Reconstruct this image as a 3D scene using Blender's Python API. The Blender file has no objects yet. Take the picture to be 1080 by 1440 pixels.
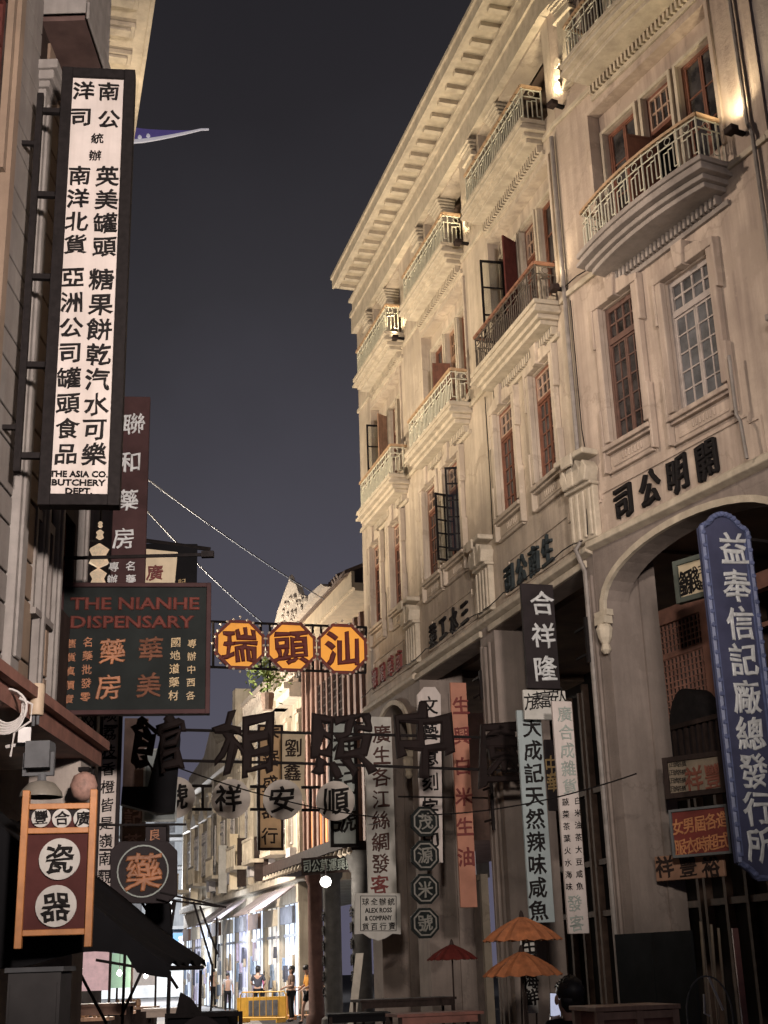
import bpy, bmesh, math, random
from mathutils import Vector, Matrix
random.seed(7)
R_ = math.radians
SC = bpy.context.scene
COL = SC.collection

# ------------------------------------------------------------------ camera
EYE = Vector((0, 0, 1.7)); FPX = 1856.0; PITCH = R_(18.9); ROLL = R_(-1.85)
_F = Vector((0, math.cos(PITCH), math.sin(PITCH)))
_r0 = Vector((1, 0, 0)); _u0 = Vector((0, -math.sin(PITCH), math.cos(PITCH)))
_R = _r0 * math.cos(ROLL) + _u0 * math.sin(ROLL)
_U = -_r0 * math.sin(ROLL) + _u0 * math.cos(ROLL)
cam = bpy.data.cameras.new('camera'); camo = bpy.data.objects.new('camera', cam); COL.objects.link(camo)
cam.sensor_fit = 'VERTICAL'; cam.sensor_height = 36; cam.lens = FPX / 1440 * 36
cam.clip_start = 0.1; cam.clip_end = 1000
m3 = Matrix((_R, _U, -_F)).transposed()
camo.matrix_world = Matrix.Translation(EYE) @ m3.to_4x4()
SC.camera = camo

# ------------------------------------------------------------------ world: night sky with city glow
w = bpy.data.worlds.new('World'); SC.world = w; w.use_nodes = True
nt = w.node_tree; nt.nodes.clear()
N = nt.nodes.new; Lk = nt.links.new
tc = N('ShaderNodeTexCoord'); sx = N('ShaderNodeSeparateXYZ'); Lk(tc.outputs['Generated'], sx.inputs[0])
nz = N('ShaderNodeTexNoise'); nz.inputs['Scale'].default_value = 2.2; nz.inputs['Detail'].default_value = 7
Lk(tc.outputs['Generated'], nz.inputs['Vector'])
mm = N('ShaderNodeMath'); mm.operation = 'MULTIPLY_ADD'; Lk(nz.outputs['Fac'], mm.inputs[0]); mm.inputs[1].default_value = 0.30
Lk(sx.outputs['Z'], mm.inputs[2])
sb = N('ShaderNodeMath'); sb.operation = 'SUBTRACT'; Lk(mm.outputs[0], sb.inputs[0]); sb.inputs[1].default_value = 0.15
rp = N('ShaderNodeValToRGB'); Lk(sb.outputs[0], rp.inputs[0])
el = rp.color_ramp.elements
el[0].position = 0.0; el[0].color = (0.098, 0.092, 0.135, 1)
el[1].position = 0.75; el[1].color = (0.0170, 0.0158, 0.0190, 1)
for p, c in ((0.18, (0.084, 0.081, 0.108, 1)), (0.33, (0.064, 0.061, 0.076, 1)), (0.48, (0.036, 0.034, 0.040, 1)), (0.62, (0.0225, 0.0208, 0.0245, 1))):
    e = rp.color_ramp.elements.new(p); e.color = c
bg = N('ShaderNodeBackground'); Lk(rp.outputs[0], bg.inputs['Color']); bg.inputs['Strength'].default_value = 1.0
sk = N('ShaderNodeTexSky'); sk.sky_type = 'NISHITA'; sk.sun_disc = False; sk.sun_elevation = R_(-9); sk.sun_rotation = R_(200)
bg2 = N('ShaderNodeBackground'); Lk(sk.outputs[0], bg2.inputs['Color']); bg2.inputs['Strength'].default_value = 0.05
ad = N('ShaderNodeAddShader'); Lk(bg.outputs[0], ad.inputs[0]); Lk(bg2.outputs[0], ad.inputs[1])
ow = N('ShaderNodeOutputWorld'); Lk(ad.outputs[0], ow.inputs['Surface'])
SC.view_settings.view_transform = 'Standard'; SC.view_settings.look = 'None'
SC.view_settings.exposure = 0.0; SC.view_settings.gamma = 1.0
SC.cycles.max_bounces = 6; SC.cycles.diffuse_bounces = 3; SC.cycles.glossy_bounces = 2
SC.cycles.use_denoising = True; SC.cycles.sample_clamp_indirect = 4

# ------------------------------------------------------------------ helpers: geometry of the photograph's view
def ray(px, py):
    return (_F * FPX + _R * (px - 540) - _U * (py - 720)).normalized()

class Frame:
    """A vertical plane: x runs along it to the viewer's right, y goes away from the viewer, z is up."""
    def __init__(s, x, y, rz):
        s.o = Vector((x, y, 0)); s.rz = R_(rz)
        s.ex = Vector((math.cos(s.rz), math.sin(s.rz), 0)); s.ey = Vector((-math.sin(s.rz), math.cos(s.rz), 0))
    def hit(s, px, py, off=0.0):          # off = metres in front of the plane
        d = ray(px, py); p = s.o - s.ey * off
        t = (p - EYE).dot(s.ey) / d.dot(s.ey); q = EYE + d * t - s.o
        return q.dot(s.ex), q.z
    def world(s, x, z, off=0.0):
        return s.o + s.ex * x - s.ey * off + Vector((0, 0, z))
def at(px, py, Y):
    d = ray(px, py); return EYE + d * (Y / d.y)

RF = Frame(-0.6, 28.0, -73)               # front of the right-hand row
BF = Frame(2.768, 16.98, -63)             # front of the nearest house on the right
LF = Frame(-3.2, 0, 90)                   # front of the left-hand house
PF = Frame(-1.0, 41.0, -73)               # set-back row further along

# ------------------------------------------------------------------ materials
MATS = {}
def mat(name, col, rough=0.7, var=0.25, scale=3.0, streak=0.0, bump=0.0, bscale=40.0, metal=0.0, emit=None, estr=0.0, dirt=None, spec=None, wood=False, patch=0.0):
    if name in MATS: return MATS[name]
    m = bpy.data.materials.new(name); m.use_nodes = True; t = m.node_tree
    b = t.nodes['Principled BSDF']
    b.inputs['Roughness'].default_value = rough; b.inputs['Metallic'].default_value = metal
    if spec is None: spec = 0.5 if (max(col) > 0.12 or 'glass' in name or 'hair' in name) else 0.12
    if max(col) <= 0.12 and 'glass' not in name and 'hair' not in name: b.inputs['Roughness'].default_value = max(rough, 0.75)
    b.inputs['Specular IOR Level'].default_value = spec
    g = t.nodes.new('ShaderNodeNewGeometry')
    src = g.outputs['Position']
    def noise(sc, det, stretch=None):
        n = t.nodes.new('ShaderNodeTexNoise'); n.inputs['Scale'].default_value = sc; n.inputs['Detail'].default_value = det
        n.inputs['Roughness'].default_value = 0.62
        if stretch:
            mp = t.nodes.new('ShaderNodeMapping'); mp.inputs['Scale'].default_value = stretch
            t.links.new(src, mp.inputs['Vector']); t.links.new(mp.outputs[0], n.inputs['Vector'])
        else: t.links.new(src, n.inputs['Vector'])
        return n
    n1 = noise(scale, 6)
    r = t.nodes.new('ShaderNodeValToRGB'); t.links.new(n1.outputs['Fac'], r.inputs[0])
    lo = [c * (1 - var) for c in col]; hi = [min(1, c * (1 + var * 0.7)) for c in col]
    r.color_ramp.elements[0].position = 0.32; r.color_ramp.elements[0].color = (*lo, 1)
    r.color_ramp.elements[1].position = 0.68; r.color_ramp.elements[1].color = (*hi, 1)
    out = r.outputs[0]
    if streak:
        n2 = noise(1.0, 5, (5.0, 5.0, 0.35))
        r2 = t.nodes.new('ShaderNodeValToRGB'); t.links.new(n2.outputs['Fac'], r2.inputs[0])
        r2.color_ramp.elements[0].position = 0.42; r2.color_ramp.elements[0].color = (0, 0, 0, 1)
        r2.color_ramp.elements[1].position = 0.72; r2.color_ramp.elements[1].color = (streak, streak, streak, 1)
        mx = t.nodes.new('ShaderNodeMix'); mx.data_type = 'RGBA'
        t.links.new(r2.outputs[0], mx.inputs['Factor']); t.links.new(out, mx.inputs['A'])
        d = dirt or [c * 0.45 for c in col]
        mx.inputs['B'].default_value = (*d, 1); out = mx.outputs['Result']
    if patch:
        n5 = noise(0.9, 7); r5 = t.nodes.new('ShaderNodeValToRGB'); t.links.new(n5.outputs['Fac'], r5.inputs[0])
        r5.color_ramp.elements[0].position = 0.545; r5.color_ramp.elements[0].color = (0, 0, 0, 1); r5.color_ramp.elements[1].position = 0.575; r5.color_ramp.elements[1].color = (patch, patch, patch, 1)
        mx = t.nodes.new('ShaderNodeMix'); mx.data_type = 'RGBA'; t.links.new(r5.outputs[0], mx.inputs['Factor']); t.links.new(out, mx.inputs['A'])
        mx.inputs['B'].default_value = (col[0] * 0.80, col[1] * 0.79, col[2] * 0.78, 1); out = mx.outputs['Result']
        vo = t.nodes.new('ShaderNodeTexVoronoi'); vo.feature = 'DISTANCE_TO_EDGE'; vo.inputs['Scale'].default_value = 0.22
        nw = noise(2.2, 5); av = t.nodes.new('ShaderNodeVectorMath'); av.operation = 'MULTIPLY_ADD'; t.links.new(nw.outputs['Color'], av.inputs[0]); av.inputs[1].default_value = (0.9, 0.9, 0.9); t.links.new(src, av.inputs[2]); t.links.new(av.outputs[0], vo.inputs['Vector'])
        r6 = t.nodes.new('ShaderNodeValToRGB'); t.links.new(vo.outputs['Distance'], r6.inputs[0])
        r6.color_ramp.elements[0].position = 0.002; r6.color_ramp.elements[0].color = (0.35, 0.35, 0.35, 1); r6.color_ramp.elements[1].position = 0.006; r6.color_ramp.elements[1].color = (0, 0, 0, 1)
        mx = t.nodes.new('ShaderNodeMix'); mx.data_type = 'RGBA'; t.links.new(r6.outputs[0], mx.inputs['Factor']); t.links.new(out, mx.inputs['A'])
        mx.inputs['B'].default_value = (col[0] * 0.4, col[1] * 0.38, col[2] * 0.36, 1); out = mx.outputs['Result']
    if wood:
        n3 = noise(1.0, 4, (30, 30, 1.5)); mx = t.nodes.new('ShaderNodeMix'); mx.data_type = 'RGBA'; mx.blend_type = 'MULTIPLY'
        mx.inputs['Factor'].default_value = 0.6
        t.links.new(out, mx.inputs['A']); t.links.new(n3.outputs['Fac'], mx.inputs['B']); out = mx.outputs['Result']
    t.links.new(out, b.inputs['Base Color'])
    if bump:
        n4 = noise(bscale, 4); bp = t.nodes.new('ShaderNodeBump'); bp.inputs['Strength'].default_value = bump; bp.inputs['Distance'].default_value = 0.02
        t.links.new(n4.outputs['Fac'], bp.inputs['Height']); t.links.new(bp.outputs[0], b.inputs['Normal'])
    if emit:
        b.inputs['Emission Color'].default_value = (*emit, 1); b.inputs['Emission Strength'].default_value = estr
    MATS[name] = m; return m

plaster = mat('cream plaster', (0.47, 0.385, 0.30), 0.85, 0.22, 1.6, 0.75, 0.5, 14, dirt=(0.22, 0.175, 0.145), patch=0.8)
plaster2 = mat('pinkish plaster', (0.45, 0.355, 0.285), 0.85, 0.2, 1.4, 0.75, 0.5, 14, dirt=(0.20, 0.145, 0.12), patch=0.8)
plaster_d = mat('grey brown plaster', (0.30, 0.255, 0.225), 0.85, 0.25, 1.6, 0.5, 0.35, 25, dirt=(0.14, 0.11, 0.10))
lower_plaster = mat('darker ground floor plaster', (0.225, 0.18, 0.155), 0.85, 0.25, 1.4, 0.6, 0.35, 22, dirt=(0.13, 0.10, 0.085), patch=0.7)  # arcade walls and piers: darker plaster tone than the floors above, streaked
stone = mat('carved stone', (0.46, 0.39, 0.30), 0.8, 0.22, 5, 0.35, 0.3, 50, dirt=(0.22, 0.165, 0.12))
siding_m = mat('painted wall boarding', (0.20, 0.175, 0.16), 0.8, 0.2, 2.5, 0.5, 0.2, 30, dirt=(0.11, 0.08, 0.07))
siding_w = mat('ochre wall boarding', (0.19, 0.135, 0.095), 0.8, 0.25, 2.0, 0.45, 0.2, 30, dirt=(0.17, 0.10, 0.07))
redwood = mat('red brown window wood', (0.23, 0.088, 0.052), 0.55, 0.3, 8, wood=True)
shutwood = mat('dark red shutter wood', (0.12, 0.036, 0.030), 0.5, 0.3, 8, wood=True)
tanwood = mat('pale door wood', (0.40, 0.235, 0.15), 0.6, 0.3, 6, wood=True)
plywood = mat('crate plywood', (0.64, 0.39, 0.26), 0.6, 0.25, 5, wood=True)
whitepaint = mat('old white window paint', (0.45, 0.41, 0.38), 0.6, 0.15, 6)
orangewood = mat('orange varnished wood', (0.40, 0.16, 0.05), 0.5, 0.2, 8, wood=False, bump=0.1)
dkwood = mat('dark timber', (0.045, 0.030, 0.026), 0.6, 0.35, 6, wood=True)
iron = mat('black iron', (0.016, 0.013, 0.013), 0.5, 0.3, 20, metal=0.3)
transomwood = mat('pale pinkish transom wood', (0.36, 0.235, 0.17), 0.6, 0.25, 7)
greyframe = mat('worn grey brown window paint', (0.34, 0.285, 0.255), 0.6, 0.3, 5)
railpaint = mat('pale rail paint', (0.52, 0.49, 0.38), 0.55, 0.2, 14)
darkrail = mat('tarnished dark rail', (0.085, 0.068, 0.055), 0.6, 0.35, 14)
handwood = mat('handrail wood', (0.40, 0.26, 0.155), 0.5, 0.2, 8)
glass = mat('dark window glass', (0.045, 0.040, 0.040), 0.14, 0.85, 3.5, spec=0.6)
glass_l = mat('curtained window glass', (0.10, 0.10, 0.105), 0.18, 0.6, 3.0, spec=0.6)
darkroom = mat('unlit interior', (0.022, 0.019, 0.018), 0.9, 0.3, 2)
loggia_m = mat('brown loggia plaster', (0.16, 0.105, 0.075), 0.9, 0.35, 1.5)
brownroof = mat('clay tile', (0.17, 0.115, 0.085), 0.8, 0.35, 8, bump=0.4)
charcoal = mat('charcoal cloth', (0.007, 0.0065, 0.0075), 0.9, 0.2, 4)
blacktxt = mat('black lettering paint', (0.012, 0.010, 0.010), 0.6, 0.2, 10)
redtxt = mat('dark red lettering paint', (0.13, 0.016, 0.013), 0.6, 0.2, 12)
silvertxt = mat('silver lettering paint', (0.46, 0.46, 0.46), 0.5, 0.25, 12)
orangetxt = mat('faded orange lettering', (0.25, 0.092, 0.035), 0.6, 0.4, 9)
goldtxt = mat('gold lettering', (0.30, 0.20, 0.085), 0.5, 0.25, 10)
greytxt = mat('faded grey green lettering', (0.27, 0.30, 0.27), 0.7, 0.25, 10)
tealtxt = mat('dark teal wall lettering', (0.026, 0.032, 0.034), 0.6, 0.25, 10)
signwhite = mat('white sign board', (0.50, 0.435, 0.405), 0.7, 0.14, 2.6, 0.6, dirt=(0.33, 0.275, 0.245))
signgrey = mat('grey green sign board', (0.30, 0.325, 0.305), 0.7, 0.18, 3.0, 0.4, dirt=(0.18, 0.19, 0.18))
signpale = mat('weathered pale sign board', (0.44, 0.42, 0.385), 0.7, 0.2, 3.0, 0.4, dirt=(0.28, 0.25, 0.22))
signdark = mat('dark lacquer board', (0.022, 0.017, 0.018), 0.45, 0.3, 3.0)
signmaroon = mat('dark maroon board', (0.045, 0.022, 0.022), 0.5, 0.3, 3.0)
signgreen = mat('blackish green board', (0.011, 0.013, 0.0125), 0.45, 0.3, 3.0)
signblue = mat('navy blue board', (0.048, 0.050, 0.090), 0.55, 0.25, 3.0)
signbluee = mat('blue carved edge', (0.085, 0.10, 0.19), 0.5, 0.3, 9)
signorange = mat('salmon orange board', (0.36, 0.155, 0.10), 0.65, 0.2, 3.0, 0.3, dirt=(0.30, 0.11, 0.06))
signamber = mat('amber panel', (0.80, 0.34, 0.045), 0.5, 0.12, 3.0, emit=(0.8, 0.33, 0.045), estr=0.45)  # emission added to make the panel brighter than its paint
signcream = mat('cream board', (0.58, 0.47, 0.32), 0.6, 0.15, 3.0, 0.25)
signred = mat('dull red board', (0.15, 0.025, 0.018), 0.6, 0.25, 3.0)
bulb_m = mat('small bulb glass', (0.6, 0.52, 0.42), 0.2, 0.1, 5)
lampglow = mat('glowing lamp', (1, 0.9, 0.75), 0.5, 0, 1, emit=(1, 0.85, 0.6), estr=18)
whitelamp = mat('white lamp globe', (1, 1, 1), 0.5, 0, 1, emit=(1, 0.93, 0.84), estr=6)
grey_m = mat('grey painted metal', (0.10, 0.10, 0.105), 0.5, 0.2, 6)
lightgrey = mat('light grey plastic', (0.45, 0.42, 0.41), 0.5, 0.15, 6)
umbrella_m = mat('orange oiled paper', (0.40, 0.14, 0.055), 0.7, 0.35, 10, 0.5, dirt=(0.24, 0.08, 0.035))
umbrella_r = mat('red oiled paper', (0.10, 0.018, 0.015), 0.6, 0.2, 8)
skinm = mat('skin', (0.42, 0.25, 0.18), 0.5, 0.08, 8)
hairm = mat('black hair', (0.012, 0.010, 0.010), 0.5, 0.3, 30)
bamboo = mat('bamboo', (0.25, 0.19, 0.13), 0.6, 0.25, 8)

clearglass = bpy.data.materials.new('clear casement glass'); clearglass.use_nodes = True
_t = clearglass.node_tree; _o = _t.nodes['Material Output']; _a = _t.nodes.new('ShaderNodeBsdfTransparent'); _b = _t.nodes.new('ShaderNodeBsdfGlossy'); _m = _t.nodes.new('ShaderNodeMixShader')
_b.inputs['Roughness'].default_value = 0.05; _a.inputs['Color'].default_value = (0.86, 0.88, 0.88, 1); _m.inputs['Fac'].default_value = 0.10
_t.links.new(_a.outputs[0], _m.inputs[1]); _t.links.new(_b.outputs[0], _m.inputs[2]); _t.links.new(_m.outputs[0], _o.inputs['Surface'])

# ------------------------------------------------------------------ mesh builder
SPLIT = {'pier_moulding', 'string_course', 'window_trim', 'recess_border', 'bulb', 'batten', 'post', 'bracket', 'rail', 'cooling_fin', 'jar', 'lit_lattice', 'yoke', 'nose_and_ears'}
class MB:
    def __init__(s): s.v = []; s.f = []
    def add(s, vs, fs):
        n = len(s.v); s.v += [tuple(p) for p in vs]; s.f += [tuple(i + n for i in f) for f in fs]; return s
    def box(s, x0, x1, y0, y1, z0, z1):
        return s.add([(x0, y0, z0), (x1, y0, z0), (x1, y1, z0), (x0, y1, z0), (x0, y0, z1), (x1, y0, z1), (x1, y1, z1), (x0, y1, z1)],
                     [(0, 3, 2, 1), (4, 5, 6, 7), (0, 1, 5, 4), (1, 2, 6, 5), (2, 3, 7, 6), (3, 0, 4, 7)])
    def prism(s, poly, y0, y1):           # polygon in x,z, counter-clockwise seen from the front
        n = len(poly)
        return s.add([(x, y0, z) for x, z in poly] + [(x, y1, z) for x, z in poly],
                     [tuple(range(n)), tuple(reversed(range(n, 2 * n)))] + [(i, i + n, (i + 1) % n + n, (i + 1) % n) for i in range(n)])
    def plan(s, poly, z0, z1):            # polygon in x,y, counter-clockwise from above
        n = len(poly)
        return s.add([(x, y, z0) for x, y in poly] + [(x, y, z1) for x, y in poly],
                     [tuple(reversed(range(n))), tuple(range(n, 2 * n))] + [(i, (i + 1) % n, (i + 1) % n + n, i + n) for i in range(n)])
    def extrx(s, prof, x0, x1):           # profile in y,z swept along x
        n = len(prof)
        return s.add([(x0, y, z) for y, z in prof] + [(x1, y, z) for y, z in prof],
                     [tuple(range(n)), tuple(reversed(range(n, 2 * n)))] + [(i, i + n, (i + 1) % n + n, (i + 1) % n) for i in range(n)])
    def tube(s, pts, r, n=8, r1=None):
        pts = [Vector(p) for p in pts]; rings = []
        for i, p in enumerate(pts):
            a = pts[max(i - 1, 0)]; b = pts[min(i + 1, len(pts) - 1)]; d = (b - a).normalized()
            u = d.cross(Vector((0, 0, 1)) if abs(d.z) < 0.9 else Vector((1, 0, 0))).normalized(); v = d.cross(u)
            rr = r if r1 is None else r + (r1 - r) * i / max(1, len(pts) - 1)
            rings.append([p + (u * math.cos(2 * math.pi * k / n) + v * math.sin(2 * math.pi * k / n)) * rr for k in range(n)])
        vs = [q for g in rings for q in g]; fs = []
        for i in range(len(pts) - 1):
            for k in range(n): fs.append((i * n + k, i * n + (k + 1) % n, (i + 1) * n + (k + 1) % n, (i + 1) * n + k))
        fs.append(tuple(reversed(range(n)))); fs.append(tuple(range((len(pts) - 1) * n, len(pts) * n)))
        return s.add(vs, fs)
    def lathe(s, prof, c=(0, 0, 0), n=20, axis='z'):
        vs = []; fs = []
        for r, z in prof:
            for k in range(n):
                a = 2 * math.pi * k / n
                if axis == 'z': vs.append((c[0] + r * math.cos(a), c[1] + r * math.sin(a), c[2] + z))
                else: vs.append((c[0] + r * math.cos(a), c[1] - z, c[2] + r * math.sin(a)))
        for i in range(len(prof) - 1):
            for k in range(n): fs.append((i * n + k, i * n + (k + 1) % n, (i + 1) * n + (k + 1) % n, (i + 1) * n + k))
        fs.append(tuple(reversed(range(n)))); fs.append(tuple(range((len(prof) - 1) * n, len(prof) * n)))
        return s.add(vs, fs)
    def wall(s, x0, x1, z0, z1, holes, y0, y1):
        xs = sorted({x0, x1, *[min(max(h[i], x0), x1) for h in holes for i in (0, 1)]}); zs = sorted({z0, z1, *[min(max(h[i], z0), z1) for h in holes for i in (2, 3)]})
        def solid(i, j):
            if i < 0 or j < 0 or i >= len(xs) - 1 or j >= len(zs) - 1: return False
            cx = (xs[i] + xs[i + 1]) / 2; cz = (zs[j] + zs[j + 1]) / 2
            return not any(h[0] < cx < h[1] and h[2] < cz < h[3] for h in holes)
        for i in range(len(xs) - 1):
            for j in range(len(zs) - 1):
                if not solid(i, j): continue
                a, b, c, d = xs[i], xs[i + 1], zs[j], zs[j + 1]
                s.add([(a, y0, c), (b, y0, c), (b, y0, d), (a, y0, d)], [(0, 1, 2, 3)])
                s.add([(a, y1, c), (b, y1, c), (b, y1, d), (a, y1, d)], [(3, 2, 1, 0)])
                if not solid(i - 1, j): s.add([(a, y0, c), (a, y0, d), (a, y1, d), (a, y1, c)], [(0, 1, 2, 3)])
                if not solid(i + 1, j): s.add([(b, y0, c), (b, y1, c), (b, y1, d), (b, y0, d)], [(0, 1, 2, 3)])
                if not solid(i, j - 1): s.add([(a, y0, c), (a, y1, c), (b, y1, c), (b, y0, c)], [(0, 1, 2, 3)])
                if not solid(i, j + 1): s.add([(a, y0, d), (b, y0, d), (b, y1, d), (a, y1, d)], [(0, 1, 2, 3)])
        return s
    def pieces(s):
        par = list(range(len(s.v)))
        def find(i):
            while par[i] != i: par[i] = par[par[i]]; i = par[i]
            return i
        for f in s.f:
            for k in f[1:]: par[find(k)] = find(f[0])
        out = {}
        for f in s.f: out.setdefault(find(f[0]), []).append(f)
        res = []
        for fs in out.values():
            ids = sorted({i for f in fs for i in f}); mp = {i: j for j, i in enumerate(ids)}; b = MB()
            b.add([s.v[i] for i in ids], [tuple(mp[i] for i in f) for f in fs]); res.append(b)
        return res
    def build(s, name, m, parent=None, smooth=False, bevel=0.0):
        if parent is not None and name in SPLIT:
            ps = s.pieces()
            if len(ps) > 1: return [p.build(name, m, parent, smooth, bevel) if i == 0 else p._one(name, m, parent, smooth, bevel) for i, p in enumerate(ps)][0]
        return s._one(name, m, parent, smooth, bevel)
    def _one(s, name, m, parent=None, smooth=False, bevel=0.0):
        me = bpy.data.meshes.new(name); me.from_pydata(s.v, [], s.f)
        bm = bmesh.new(); bm.from_mesh(me); bmesh.ops.remove_doubles(bm, verts=bm.verts, dist=1e-5)
        bmesh.ops.recalc_face_normals(bm, faces=bm.faces); bm.to_mesh(me); bm.free()
        me.materials.append(m)
        if smooth:
            for p in me.polygons: p.use_smooth = True
        o = bpy.data.objects.new(name, me); COL.objects.link(o)
        if parent: o.parent = parent
        if bevel:
            b = o.modifiers.new('bevel', 'BEVEL'); b.width = bevel; b.segments = 1; b.limit_method = 'ANGLE'
        if smooth:
            e = o.modifiers.new('split', 'EDGE_SPLIT'); e.split_angle = R_(50)
        return o

def tag(o, label, cat, group=None, kind=None):
    if label: o['label'] = label
    if cat: o['category'] = cat
    if group: o['group'] = group
    if kind: o['kind'] = kind
    return o
def thing(name, label, cat, loc, rz=0.0, group=None):
    o = bpy.data.objects.new(name, None); COL.objects.link(o); o.empty_display_size = 0.3
    o.location = loc; o.rotation_euler = (0, 0, rz); return tag(o, label, cat, group)

# ------------------------------------------------------------------ lettering (Blender's own built-in font)
_tc = bpy.data.curves.new('glyphs', 'FONT'); _to = bpy.data.objects.new('glyphs', _tc); COL.objects.link(_to)
_gc = {}
def glyph(body, weight=0.012, depth=0.02):
    k = (body, weight, depth)
    if k not in _gc:
        _tc.body = body; _tc.offset = 0; _tc.extrude = depth; _tc.bevel_depth = weight * 0.9; _tc.bevel_resolution = 0; _tc.resolution_u = 3 if len(body) == 1 else 2
        bpy.context.view_layer.update()
        me = bpy.data.meshes.new_from_object(_to.evaluated_get(bpy.context.evaluated_depsgraph_get()))
        vs = [tuple(v.co) for v in me.vertices]; fs = [tuple(p.vertices) for p in me.polygons]
        if len(body) == 1 and ord(body) > 0x2000: cx, cy = 0.5, 0.38; wd = 1.0
        else:
            xs = [v[0] for v in vs]; ys = [v[1] for v in vs]; cx = (min(xs) + max(xs)) / 2; cy = (min(ys) + max(ys)) / 2; wd = max(xs) - min(xs)
        vs = [(x - cx, y - cy, z) for x, y, z in vs]; bpy.data.meshes.remove(me)
        _gc[k] = (vs, fs, wd)
    return _gc[k]
def put_glyph(mb, body, x, z, y, sx, sz=None, weight=0.012, brush=True, depth=0.02):
    kk_ = 2.4 if brush == 2 else 1.25
    vs, fs, wd = glyph(body, weight, depth); sz = sz or sx
    if not brush:
        return mb.add([(x + a * sx, y - c * sz, z + b * sz) for a, b, c in vs], fs)
    # a brush hand: strokes rise to the right and swell a little
    rr = random.Random(body); p1, p2, p3 = (rr.uniform(0, 6.3) for _ in range(3))
    out = []
    for a, b, c in vs:
        aa = a + kk_ * (0.018 * math.sin(9 * b + p1) + 0.009 * math.sin(23 * b + 17 * a + p2))
        bb = b + 0.10 * a - 0.10 * a * abs(a) + kk_ * (0.018 * math.sin(8 * a + p3) + 0.009 * math.sin(21 * a + 19 * b + p1))
        out.append((x + aa * sx, y - c * sz, z + bb * sz))
    return mb.add(out, fs)

# ------------------------------------------------------------------ ground
g = MB(); g.add([(-140, -30, 0), (140, -30, 0), (140, 260, 0), (-140, 260, 0)], [(0, 1, 2, 3)])
tag(g.build('ground', mat('dark asphalt', (0.06, 0.055, 0.055), 0.8, 0.3, 3, bump=0.3)), 'dark ground under the whole town', 'ground', kind='structure')
g = MB(); g.add([(-3.0, -4, 0.004), (7.2, -4, 0.004), (-2.2, 30, 0.004), (-8, 70, 0.004), (-16, 100, 0.004), (-26, 100, 0.004), (-9.8, 34, 0.004), (-3.6, 14, 0.004)], [(0, 1, 2, 3, 4, 5, 6, 7)])
tag(g.build('street', mat('worn grey paving', (0.22, 0.205, 0.20), 0.75, 0.25, 4, bump=0.3)), 'worn grey paved pedestrian street', 'street', kind='structure')

# ------------------------------------------------------------------ house parts
def window(parent, x0, x1, z0, z1, y, wood, gl=None, rows=5, transom=0.26, leaves=2, cols=2, closed=True):
    """a timber window: border, transom lattice, leaves with glazing bars; the glass is its sub-part"""
    gl = gl or glass
    b = MB(); t = 0.045; d = 0.07
    zt = z1 - (z1 - z0) * transom if transom else z1
    b.box(x0, x0 + t, y, y + d, z0, z1).box(x1 - t, x1, y, y + d, z0, z1)
    b.box(x0 + t, x1 - t, y, y + d, z1 - t, z1).box(x0 + t, x1 - t, y, y + d, z0, z0 + t)
    if transom:
        tb = MB(); b.box(x0 + t, x1 - t, y - 0.01, y + d, zt - 0.03, zt + 0.03)
        tb.box(x0 + t, x0 + t + 0.03, y - 0.004, y + 0.05, zt + 0.03, z1 - t).box(x1 - t - 0.03, x1 - t, y - 0.004, y + 0.05, zt + 0.03, z1 - t).box(x0 + t + 0.03, x1 - t - 0.03, y - 0.004, y + 0.05, z1 - t - 0.03, z1 - t).box(x0 + t + 0.03, x1 - t - 0.03, y - 0.004, y + 0.05, zt + 0.03, zt + 0.06)
        n = 4
        for i in range(1, n):
            xx = x0 + t + (x1 - x0 - 2 * t) * i / n; tb.box(xx - 0.014, xx + 0.014, y + 0.008, y + 0.045, zt + 0.06, z1 - t - 0.03)
        zz = (zt + z1) / 2; tb.box(x0 + t + 0.03, x1 - t - 0.03, y + 0.010, y + 0.043, zz - 0.014, zz + 0.014)
    if closed:
        for l in range(leaves):
            a0 = x0 + t + (x1 - x0 - 2 * t) * l / leaves; a1 = x0 + t + (x1 - x0 - 2 * t) * (l + 1) / leaves
            s = 0.032
            b.box(a0 + 0.003, a0 + s, y + 0.01, y + 0.05, z0 + t, zt - 0.03).box(a1 - s, a1 - 0.003, y + 0.01, y + 0.05, z0 + t, zt - 0.03)
            for r in range(rows + 1):
                zz = z0 + t + 0.016 + (zt - 0.03 - z0 - t - 0.032) * r / rows; hh = 0.016 if r in (0, rows) else 0.010
                b.box(a0 + s, a1 - s, y + 0.014, y + 0.046, zz - hh, zz + hh)
            for c in range(1, cols):
                xx = a0 + (a1 - a0) * c / cols; b.box(xx - 0.009, xx + 0.009, y + 0.016, y + 0.044, z0 + t, zt - 0.03)
    f = b.build('window', wood, parent)
    if transom: tb.build('transom_frame', transomwood if wood is redwood else wood, f)
    p = MB().box(x0 + 0.01, x1 - 0.01, y + 0.030, y + 0.036, (z0 if closed else zt) + 0.01, z1 - 0.01)
    p.build('pane', gl, f)
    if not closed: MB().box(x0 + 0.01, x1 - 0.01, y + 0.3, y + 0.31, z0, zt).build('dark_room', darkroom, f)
    return f

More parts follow.
